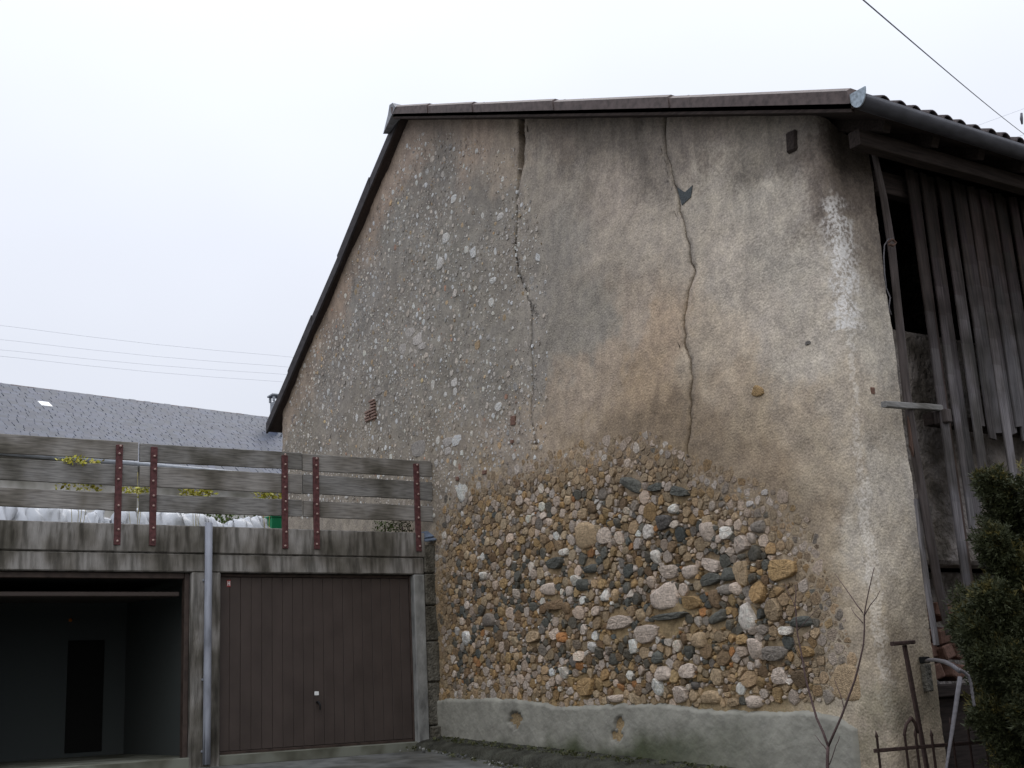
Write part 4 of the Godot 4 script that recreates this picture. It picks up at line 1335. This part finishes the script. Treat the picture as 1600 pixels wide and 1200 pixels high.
	var lm := leaf_clump(71, 300, 0.06, Vector3(0.34, 0.12, 0.15))
	lm.surface_set_material(0, M.leaf_green)
	show_mesh(lm, "foliage", null, g2, Transform3D.IDENTITY)
	var stem := begin(true)
	tube(stem, [Vector3(0, -0.5, 0), Vector3(0.02, 0, 0)], [0.012, 0.008], 5)
	done(stem, "stem", M.bark, g2)

# ------------------------------------------------------------------ in front of the barn
func make_yard() -> void:
	# bare sapling against the wall
	var sp := thing("sapling", "bare forked sapling in front of the cement plinth", "sapling", Vector3(7.38, -1.1, -7.1))
	var o := Vector3(7.38, -1.1, -7.1)
	var limbs := [[[Vector3(7.400, -0.813, -7.172), Vector3(7.400, -0.649, -7.141), Vector3(7.400, -0.484, -7.110)], 0.016, 0.013, "trunk"], [[Vector3(7.400, -0.489, -7.110), Vector3(7.400, -0.279, -7.200), Vector3(7.400, -0.075, -7.251), Vector3(7.400, 0.162, -7.286), Vector3(7.400, 0.372, -7.312), Vector3(7.400, 0.613, -7.305), Vector3(7.400, 0.752, -7.275)], 0.010, 0.003, "limb"], [[Vector3(7.400, -0.489, -7.110), Vector3(7.400, -0.268, -6.941), Vector3(7.400, -0.005, -6.767), Vector3(7.400, 0.243, -6.647), Vector3(7.400, 0.467, -6.604), Vector3(7.400, 0.627, -6.538), Vector3(7.400, 0.804, -6.455)], 0.011, 0.003, "limb"], [[Vector3(7.380, 0.456, -6.590), Vector3(7.380, 0.530, -6.517), Vector3(7.380, 0.624, -6.410)], 0.005, 0.002, "twig"], [[Vector3(7.420, 0.483, -6.635), Vector3(7.420, 0.611, -6.730), Vector3(7.420, 0.801, -6.872)], 0.005, 0.002, "twig"], [[Vector3(7.400, 0.402, -6.626), Vector3(7.400, 0.463, -6.683), Vector3(7.400, 0.524, -6.725)], 0.004, 0.002, "twig"], [[Vector3(7.400, -0.217, -6.907), Vector3(7.400, -0.108, -6.930), Vector3(7.400, 0.003, -6.972)], 0.004, 0.002, "twig"], [[Vector3(7.420, 0.513, -7.318), Vector3(7.420, 0.637, -7.350), Vector3(7.420, 0.787, -7.415)], 0.004, 0.002, "twig"], [[Vector3(7.370, 0.395, -7.278), Vector3(7.370, 0.471, -7.156), Vector3(7.370, 0.550, -7.029)], 0.004, 0.002, "twig"], [[Vector3(7.400, -0.517, -7.128), Vector3(7.400, -0.460, -7.186), Vector3(7.400, -0.403, -7.238)], 0.004, 0.002, "twig"], [[Vector3(7.400, -0.625, -7.118), Vector3(7.400, -0.484, -7.031), Vector3(7.400, -0.413, -6.982)], 0.004, 0.002, "twig"], [[Vector3(7.400, 0.172, -7.292), Vector3(7.400, 0.264, -7.341), Vector3(7.400, 0.325, -7.361)], 0.003, 0.0015, "twig"]]
	for q in limbs:
		var st := begin(true)
		var pts := []
		var src: Array = q[0]
		for k in src.size():
			pts.append(src[k] - o)
			if k < src.size() - 1:
				pts.append((src[k] + src[k + 1]) / 2 - o + Vector3(rng.randf_range(-1, 1), rng.randf_range(-0.5, 0.5), rng.randf_range(-1, 1)) * 0.006)
		var rad := []
		for k in pts.size():
			rad.append(lerpf(q[1], q[2], float(k) / (pts.size() - 1)))
		tube(st, pts, rad, 6)
		done(st, q[3], M.bark, sp)
	# T-headed iron stake leaning on the corner
	var tk := thing("iron_stake", "rusty T-headed iron stake leaning at the barn corner", "stake", Vector3(7.79, -1.1, -6.5))
	var t0 := Vector3(7.79, -1.1, -6.5)
	var sh := begin()
	board(sh, Vector3(7.739, 0.230, -6.550) - t0, Vector3(7.782, -0.732, -6.500) - t0 + Vector3(0.02, -0.4, 0), Vector3.RIGHT, 0.042, 0.022, 0.002, 6)
	done(sh, "shaft", M.iron, tk)
	var hdv := begin()
	board(hdv, Vector3(7.605, 0.242, -6.550) - t0, Vector3(7.820, 0.251, -6.530) - t0, Vector3.UP, 0.03, 0.045, 0.002, 4)
	done(hdv, "head", M.iron, tk)
	# low iron fence with pointed pickets
	var fe := thing("picket_fence", "low rusty iron picket fence below the leaning stake", "fence", Vector3(7.4, -1.15, -6.2))
	var fo := Vector3(7.4, -1.15, -6.2)
	for y in [-0.483, -0.95]:
		var st := begin()
		board(st, Vector3(6.89, y, -6.2) - fo, Vector3(8.6, y - 0.015, -6.2) - fo, Vector3.UP, 0.026, 0.014, 0.002, 6)
		done(st, "rail", M.iron, fe)
	for q in [[6.931, -0.349, 0.009], [7.215, -0.353, 0.009], [7.328, -0.359, 0.01], [7.496, -0.372, 0.01], [7.72, -0.30, 0.009], [7.9, -0.3, 0.009], [8.08, -0.3, 0.009], [8.26, -0.3, 0.009]]:
		var st := begin(true)
		tube(st, [Vector3(q[0], -1.2, -6.2) - fo, Vector3(q[0], q[1] - 0.05, -6.2) - fo, Vector3(q[0], q[1] - 0.045, -6.2) - fo, Vector3(q[0] - 0.003, q[1], -6.2) - fo], [q[2], q[2], q[2] * 1.5, 0.001], 6)
		done(st, "picket", M.iron, fe)
	var ar := begin(true)
	tube(ar, [Vector3(7.210, -0.404, -6.200) - fo, Vector3(7.244, -0.327, -6.200) - fo, Vector3(7.305, -0.287, -6.200) - fo, Vector3(7.339, -0.324, -6.200) - fo, Vector3(7.353, -0.394, -6.200) - fo], [0.01, 0.012, 0.015, 0.012, 0.01], 6)
	done(ar, "arch", M.iron, fe)
	# pipes in the corner
	var ho := begin(true)
	tube(ho, [Vector3(8.266, 0.110, -6.800), Vector3(7.695, 0.110, -6.300), Vector3(7.150, 0.099, -5.800), Vector3(6.678, 0.078, -5.350), Vector3(6.495, 0.050, -5.150), Vector3(6.432, 0.013, -5.050)], [0.013, 0.013, 0.013, 0.014, 0.014, 0.013], 9)
	tag(done(ho, "bent_pipe", M.steel_pipe), "short bent grey pipe end curving out beside the barn corner", "pipe")
	var fx := begin(true)
	var hose := [Vector3(6.237, 0.024, -4.900), Vector3(6.274, 0.008, -4.900), Vector3(6.310, -0.015, -4.900), Vector3(6.324, -0.059, -4.900), Vector3(6.324, -0.110, -4.900), Vector3(6.325, -0.161, -4.900), Vector3(6.329, -0.197, -4.900)]
	var hp := []
	var hr := []
	for k in hose.size() - 1:
		for j in 4:
			hp.append(hose[k].lerp(hose[k + 1], j / 4.0))
			hr.append(0.0105 if j % 2 == 0 else 0.0075)
	tube(fx, hp, hr, 8)
	tag(done(fx, "flexible_hose", M.steel_pipe), "shiny ribbed metal hose drooping over the dark shrub", "hose")
	var sp2 := begin(true)
	tube(sp2, [Vector3(6.361, -0.020, -5.000), Vector3(6.318, -0.118, -5.000), Vector3(6.231, -0.313, -5.000), Vector3(6.151, -0.487, -5.000), Vector3(6.086, -0.640, -5.000), Vector3(5.969, -0.955, -5.000)], [0.014, 0.014, 0.012, 0.008, 0.008, 0.008], 10)
	tag(done(sp2, "straight_pipe", M.steel_pipe), "straight grey pipe standing upright below the bent pipe end", "pipe")
	var mb := thing("meter_box", "small grey box with a dark painted opening in the foot of the barn's side wall", "box", Vector3(8.297, 0.016, -6.840))
	var b1 := begin()
	slab(b1, -0.03, 0.05, -0.14, 0.075, -0.03, 0.02, 0.008)
	done(b1, "case", M.block, mb)
	var b2 := begin()
	slab(b2, -0.03, 0.06, 0.08, 0.13, -0.03, 0.008, 0.004)
	done(b2, "hollow", M.dark_void, mb)  # solid slab, its near-black colour paints the shade of an opening
	# poles leaning in the gap of the side wall
	var pole := begin()
	tube(pole, [Vector3(8.303, 4.431, -6.700), Vector3(8.353, 4.022, -6.700), Vector3(8.372, 3.584, -6.700), Vector3(8.360, 3.206, -6.700), Vector3(8.341, 2.751, -6.700), Vector3(8.322, 2.305, -6.700), Vector3(8.328, 1.871, -6.700), Vector3(8.357, 1.447, -6.700), Vector3(8.380, 1.081, -6.700), Vector3(8.405, 0.695, -6.700), Vector3(8.467, 0.305, -6.700)], [0.026, 0.03, 0.034, 0.032, 0.036, 0.034, 0.038, 0.036, 0.039, 0.036, 0.03], 8)
	tag(done(pole, "leaning_pole", M.plank_dark), "long grey wooden pole leaning in the gap beside the masonry", "pole")
	var pole2 := begin()
	board(pole2, Vector3(8.338, 1.401, -6.750), Vector3(8.265, 0.227, -6.680), Vector3.RIGHT, 0.05, 0.03, 0.006, 8)
	tag(done(pole2, "short_batten", M.plank_grey), "short grey batten standing between wall edge and leaning pole", "batten")
	var brd := begin()
	board(brd, Vector3(8.331, 2.142, -6.700), Vector3(8.276, 1.786, -6.690), Vector3.RIGHT, 0.05, 0.02, 0.008, 4, 0.1)
	tag(done(brd, "brown_offcut", M.plank_brown), "brown wood offcut hanging under the horizontal stick", "offcut")
	var stick := begin()
	board(stick, Vector3(7.880, 2.121, -6.580), Vector3(8.882, 2.220, -6.800), Vector3.UP, 0.05, 0.05, 0.006, 6)
	tag(done(stick, "horizontal_stick", M.fence_wood_worn), "grey square stick jutting out across the wall edge", "stick")
	var bk := begin()
	slab(bk, 8.82, 8.90, 2.08, 2.20, -6.86, -6.72, 0.01)
	tag(done(bk, "wood_block", M.plank_dark), "small wooden block under the inner end of the stick", "block")
	var wr := begin(true)
	tube(wr, [Vector3(8.311, 3.622, -6.620), Vector3(8.243, 3.600, -6.620), Vector3(8.184, 3.538, -6.620), Vector3(8.158, 3.437, -6.620), Vector3(8.141, 3.293, -6.620), Vector3(8.139, 3.151, -6.620), Vector3(8.172, 3.072, -6.620), Vector3(8.140, 2.984, -6.620), Vector3(8.160, 2.919, -6.620)], [0.006], 5)
	tag(done(wr, "looped_wire", M.steel_pipe), "pale wire looped down from the top of the pole", "wire")
	var kn := begin(true)
	tube(kn, [Vector3(8.214, 3.565, -6.600), Vector3(8.267, 3.597, -6.600), Vector3(8.311, 3.575, -6.600), Vector3(8.273, 3.540, -6.600), Vector3(8.217, 3.543, -6.600)], [0.011], 6)
	tag(done(kn, "cord_knot", M.plank_brown), "brown cord knotted round the leaning pole", "cord")
	# hollow clay bricks heaped behind the planks
	for i in 16:
		var st := begin()
		var x := 8.56 + 0.17 * (i % 4) + rng.randf_range(-0.03, 0.03)
		var y := 0.02 + 0.16 * (i / 4) + rng.randf_range(-0.02, 0.02)
		box(st, Transform3D(Basis.from_euler(Vector3(rng.randf_range(-0.2, 0.2), rng.randf_range(-0.5, 0.5), rng.randf_range(-0.35, 0.35))), Vector3(x, y, -7.2 + rng.randf_range(-0.06, 0.06))), Vector3(0.15, 0.12, 0.2), 0.012)
		tag(done(st, "clay_brick", M.brick_red), "reddish clay brick in the heap behind the leaning poles", "brick", "bricks heaped behind the planks")
	var shelf := begin()
	slab(shelf, 8.48, 10.2, -0.18, -0.08, -7.4, -6.95, 0.01)
	tag(done(shelf, "brick_shelf", M.beam), "dark plank shelf that carries the heap of clay bricks", "shelf")
	var lg := begin()
	slab(lg, 8.54, 10.06, -1.2, -0.185, -7.35, -7.02, 0.01)
	tag(done(lg, "shelf_base", M.beam), "dark timber base beneath the brick shelf", "base")
	make_bush()

func make_bush() -> void:
	var bu := thing("conifer_shrub", "dense dark green conifer shrub in front of the wooden side", "shrub", Vector3(8.58, -1.25, -5.45))
	var st := begin(true)
	for k in 7:
		var a := TAU * k / 7.0
		tube(st, [Vector3(cos(a) * 0.08, 0, sin(a) * 0.08), Vector3(cos(a) * 0.3, 1.1, sin(a) * 0.25), Vector3(cos(a) * 0.5, 2.4, sin(a) * 0.4)], [0.03, 0.022, 0.008], 6)
	done(st, "stem", M.bark, bu)
	var sprigs := []
	for v in 2:
		var r := RandomNumberGenerator.new()
		r.seed = 90 + v
		var sg := begin()
		for i in 34:
			var f := i / 34.0
			var p := Vector3(r.randf_range(-1, 1) * 0.022, f * 0.11, r.randf_range(-1, 1) * 0.022)
			var d := Vector3(r.randf_range(-1, 1), 0.75, r.randf_range(-1, 1)).normalized()
			var s := d.cross(Vector3(r.randf(), r.randf(), r.randf())).normalized()
			var l := 0.026 * r.randf_range(0.7, 1.3)
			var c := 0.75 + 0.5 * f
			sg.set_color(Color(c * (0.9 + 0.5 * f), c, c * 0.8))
			for q in [p - s * 0.006, p + d * l, p + s * 0.006]:
				sg.add_vertex(q)
		sg.generate_normals()
		sprigs.append(sg.commit())
	var blobs := []
	for i in 95:
		var u := rng.randf_range(-0.95, 1)
		var a := rng.randf() * TAU
		var h := sqrt(1 - u * u)
		blobs.append([Vector3(cos(a) * h * 1.0, 1.2 + u * 1.40, sin(a) * h * 0.66), rng.randf_range(0.10, 0.26)])
	for i in 22:   # stray shoots past the outline
		var a := rng.randf_range(0.35, 1.25) * PI
		var q := Vector3(cos(a) * 1.12, rng.randf_range(0.6, 2.5), sin(a) * 0.5)
		q.x *= sqrt(maxf(0.05, 1.0 - pow((q.y - 1.2) / 1.6, 2.0)))
		for k in 4:
			blobs.append([q + Vector3(q.x * 0.06, 0.07, 0) * k, 0.05])
	for v in 2:
		sprigs[v].surface_set_material(0, M.leaf_dark)
		var mm := MultiMesh.new()
		mm.transform_format = MultiMesh.TRANSFORM_3D
		mm.use_colors = true
		mm.mesh = sprigs[v]
		mm.instance_count = 9500
		for i in mm.instance_count:
			var b: Array = blobs[rng.randi() % blobs.size()]
			var d := Vector3(rng.randfn(), rng.randfn(), rng.randfn()).normalized()
			var p: Vector3 = b[0] + d * b[1] * pow(rng.randf(), 0.35)
			if p.y < 0.02:
				p.y = rng.randf_range(0.02, 0.4)
			var up := (d * 0.7 + Vector3(0, 0.55, 0) + Vector3(p.x, 0, p.z) * 0.5).normalized()
			var side := up.cross(Vector3(rng.randf_range(-1, 1), rng.randf_range(-1, 1), rng.randf_range(-1, 1))).normalized()
			mm.set_instance_transform(i, Transform3D(Basis(side, up, side.cross(up)).scaled(Vector3.ONE * rng.randf_range(0.7, 1.35)), p))
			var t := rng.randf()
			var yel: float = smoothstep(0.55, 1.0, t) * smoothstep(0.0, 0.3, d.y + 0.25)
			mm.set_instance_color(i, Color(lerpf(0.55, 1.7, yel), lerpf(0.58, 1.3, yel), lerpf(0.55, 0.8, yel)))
		var mi := MultiMeshInstance3D.new()
		mi.multimesh = mm
		mi.name = numbered(bu, "foliage")
		mi.set_meta("kind", "stuff")
		bu.add_child(mi)

func ground_y(z: float) -> float:
	if z > -13.9:
		return -0.545 - 0.083 * minf(z + 13.95, 26.0)
	if z > -17.4:
		return -0.62
	return lerpf(-0.62, 1.66, smoothstep(-17.4, -20.5, z))

func make_ground() -> void:
	var st := begin(true)
	var zs := [-420.0, -150.0, -60.0, -35.0, -24.0, -20.5, -19.5, -18.5, -17.5, -17.3, -15.0, -13.97, -13.9, -11.0, -8.0, -5.0, -2.0, 2.0, 6.0, 12.0, 40.0, 200.0]
	var xs := [-420.0, -100.0, -30.0, -10.0, -4.0, 0.0, 3.0, 6.0, 9.0, 14.0, 24.0, 60.0, 160.0, 420.0]
	for z in zs:
		for x in xs:
			st.add_vertex(Vector3(x, ground_y(z), z))
	for j in zs.size() - 1:
		for i in xs.size() - 1:
			var p := j * xs.size() + i
			for q in [p, p + xs.size(), p + 1, p + 1, p + xs.size(), p + xs.size() + 1]:
				st.add_index(q)
	done(st, "ground", M.ground).set_meta("kind", "structure")
	var dr := begin(true)
	for j in 41:
		for i in 41:
			var x := lerpf(-6.0, 7.55, i / 40.0)
			var z := lerpf(-13.93, 6.0, j / 40.0)
			dr.add_vertex(Vector3(x, ground_y(z) + 0.022 + 0.008 * n_mid.get_noise_2d(x * 50, z * 50), z))
	for j in 40:
		for i in 40:
			var p := j * 41 + i
			for q in [p, p + 1, p + 41, p + 1, p + 42, p + 41]:
				dr.add_index(q)
	done(dr, "driveway", M.driveway).set_meta("kind", "structure")
	# mossy footing along the foot of the gable
	var ft := begin(true)
	var n := 120
	for i in n + 1:
		var z := lerpf(-13.9, -7.0, float(i) / n)
		var top := -0.445 - 0.0525 * (z + 13.9)
		var row := [[7.90, top + 0.02], [7.72, top], [7.58, top - 0.02], [7.50, top - 0.05], [7.46, top - 0.12], [7.44, ground_y(z) - 0.03]]
		for k in row.size():
			var jit := 0.022 * n_fine.get_noise_2d(z * 110, k * 37) + 0.02 * n_mid.get_noise_2d(z * 90, k * 21 + 60)
			ft.add_vertex(Vector3(row[k][0] + jit, row[k][1] + jit * 0.6, z))
	for i in n:
		for k in 5:
			var p := i * 6 + k
			for q in [p, p + 6, p + 1, p + 1, p + 6, p + 7]:
				ft.add_index(q)
	tag(done(ft, "wall_footing", M.footing), "dark mossy stone footing along the bottom of the gable", "footing")
	# moss and grit gathered along the footing
	var lm := leaf_clump(81, 9, 0.02, Vector3(0.03, 0.006, 0.03))
	lm.surface_set_material(0, M.leaf_dark)
	var mm := MultiMesh.new()
	mm.transform_format = MultiMesh.TRANSFORM_3D
	mm.mesh = lm
	mm.instance_count = 420
	for i in 420:
		var z := rng.randf_range(-13.8, -7.4)
		var low := rng.randf() < 0.45
		var top := -0.445 - 0.0525 * (z + 13.9)
		var p := Vector3(rng.randf_range(7.30, 7.43), ground_y(z) + 0.025, z) if low else Vector3(rng.randf_range(7.56, 7.84), top + 0.005, z)
		mm.set_instance_transform(i, Transform3D(Basis(Vector3.UP, rng.randf() * TAU).scaled(Vector3.ONE * rng.randf_range(0.5, 1.6)), p))
	var mi := MultiMeshInstance3D.new()
	mi.multimesh = mm
	mi.name = "moss"
	mi.set_meta("kind", "stuff")
	add_child(mi)
	tag(mi, "small tufts of moss along the wall footing", "moss")
	var gp := begin()
	for i in 90:
		var z := rng.randf_range(-13.8, -9.0)
		var c := rng.randf_range(0.08, 0.5)
		gp.set_color(Color(c, c, c * 0.95))
		box(gp, Transform3D(Basis.from_euler(Vector3(rng.randf() * 3, rng.randf() * 3, rng.randf() * 3)), Vector3(7.43 - absf(rng.randfn()) * 0.12, ground_y(z) + 0.03, z)), Vector3(0.03, 0.018, 0.024) * rng.randf_range(0.5, 1.3), 0.005)
	var gpo := done(gp, "gravel", M.stone)
	gpo.set_meta("kind", "stuff")
	tag(gpo, "loose pale grit along the foot of the footing", "gravel")

func make_wires() -> void:
	var c := begin(true)
	var a := Vector3(13.651, 9.864, -11.000)
	var b := Vector3(48.315, 22.475, -30.000)
	var pts := []
	for k in 15:
		pts.append(a.lerp(b, k / 14.0) - Vector3(0, 0.25 * sin(PI * k / 14.0) * 0.4, 0))
	pts.push_front(a + (a - b) * 0.5)
	pts.append(b + (b - a) * 0.4)
	tube(c, pts, [0.012], 7)
	tag(done(c, "overhead_cable", M.cable), "thick dark overhead cable crossing the sky at top right", "cable")
	var ins := begin(true)
	tube(ins, [Vector3(47.318, 23.828, -30.000), Vector3(47.249, 23.536, -30.000), Vector3(47.236, 23.288, -30.000)], [0.05, 0.07, 0.04], 7)
	tag(done(ins, "cable_clamp", M.cable), "small dark clamp hanging by the cable at the right edge", "clamp")
	var thin := [[Vector3(85.526, 43.923, -60.000), Vector3(96.156, 48.681, -60.000), "faint thin wire rising to the right behind the cable", 0.014], [Vector3(90.621, 44.061, -60.000), Vector3(95.705, 46.046, -60.000), "faint short wire just above the eave at right", 0.014]]
	for q in thin:
		var st := begin(true)
		var d: Vector3 = q[1] - q[0]
		tube(st, [q[0] - d * 2.0, q[0], q[1], q[1] + d * 2.0], [q[3]], 5)
		tag(done(st, "thin_wire", M.far_wire), q[2], "wire", "thin wires at right")
	var far := [[Vector3(21.814, 36.126, -120.000), Vector3(50.677, 36.126, -120.000), "topmost of the four faint power lines at left"], [Vector3(21.878, 34.758, -120.000), Vector3(50.670, 35.000, -120.000), "second from the top of the four faint power lines"], [Vector3(21.924, 33.767, -120.000), Vector3(50.664, 34.159, -120.000), "third from the top of the four faint power lines"], [Vector3(21.953, 33.150, -120.000), Vector3(50.659, 33.320, -120.000), "lowest of the four faint power lines at left"]]
	for q in far:
		var st := begin(true)
		var d: Vector3 = q[1] - q[0]
		var p := []
		for k in 9:
			var f := k / 8.0 * 1.8 - 0.4
			p.append(q[0] + d * f - Vector3(0, 0.8 * sin(PI * clampf(f, 0, 1)) * 0.3, 0))
		tube(st, p, [0.013], 5)
		tag(done(st, "power_line", M.far_wire), q[2], "power line", "faint power lines at left")

func make_sky(sun_dir: Vector3) -> Sky:
	var w := 640
	var h := 320
	var im := Image.create(w, h, false, Image.FORMAT_RGBF)
	var n := FastNoiseLite.new()
	n.frequency = 0.9
	n.fractal_octaves = 4
	n.seed = 5
	for j in h:
		var th := PI * (j + 0.5) / h
		for i in w:
			var ph := TAU * ((i + 0.5) / w - 0.5)
			var d := Vector3(sin(ph) * sin(th), cos(th), -cos(ph) * sin(th))
			var glow := pow(maxf(0.0, d.dot(sun_dir) * 0.5 + 0.5), 22.0)
			var up := clampf(d.y, 0.0, 1.0)
			var cl := n.get_noise_3d(d.x * 1.6, d.y * 3.0, d.z * 1.6)
			var v := 0.575 * (1.0 + 0.6 * up + 1.7 * up * up * up) + 0.07 * cl
			var c := Color(v * 0.93, v * 0.975, v * 1.09)
			c = c + Color(0.62, 0.57, 0.44) * glow * (1.0 + 0.1 * cl)
			if d.y < -0.02:
				c = Color(0.16, 0.155, 0.145)
			im.set_pixel(i, j, c)
	var m := PanoramaSkyMaterial.new()
	m.panorama = ImageTexture.create_from_image(im)
	var s := Sky.new()
	s.sky_material = m
	return s

func _ready() -> void:
	rng.seed = 20240
	var cam := Camera3D.new()
	cam.name = "camera"
	cam.transform = Transform3D(Basis(Vector3(0.8411641, -0.0491022, 0.5385461), Vector3(-0.0902430, 0.9691597, 0.2293157), Vector3(-0.5331971, -0.2414922, 0.8107912)), Vector3.ZERO)
	cam.fov = 34.0610
	cam.near = 0.05
	cam.far = 1500.0
	add_child(cam)
	var glow_dir := (cam.transform.basis * Vector3(-0.02042088772883074, 0.24505065274596888, -1.0)).normalized()
	var env := Environment.new()
	env.background_mode = Environment.BG_SKY
	env.sky = make_sky(glow_dir)
	env.background_energy_multiplier = 1.0
	env.tonemap_mode = Environment.TONE_MAPPER_LINEAR
	env.tonemap_exposure = 1.24
	env.sdfgi_enabled = true
	env.ssao_enabled = true
	env.ssil_enabled = true
	var we := WorldEnvironment.new()
	we.name = "environment"
	we.environment = env
	add_child(we)
	var sun := DirectionalLight3D.new()
	sun.name = "sun"
	sun.light_energy = 0.15
	sun.light_angular_distance = 25.0
	sun.light_color = Color(1.0, 0.98, 0.95)
	sun.shadow_enabled = true
	sun.transform = Transform3D(Basis.looking_at(-Vector3(glow_dir.x, 1.1, glow_dir.z).normalized(), Vector3.UP), Vector3(0, 30, 0))
	add_child(sun)
	make_materials()
	make_fields()
	make_ground()
	make_barn()
	make_garage()
	make_railing()
	make_house()
	make_terrace_things()
	make_yard()
	make_wires()
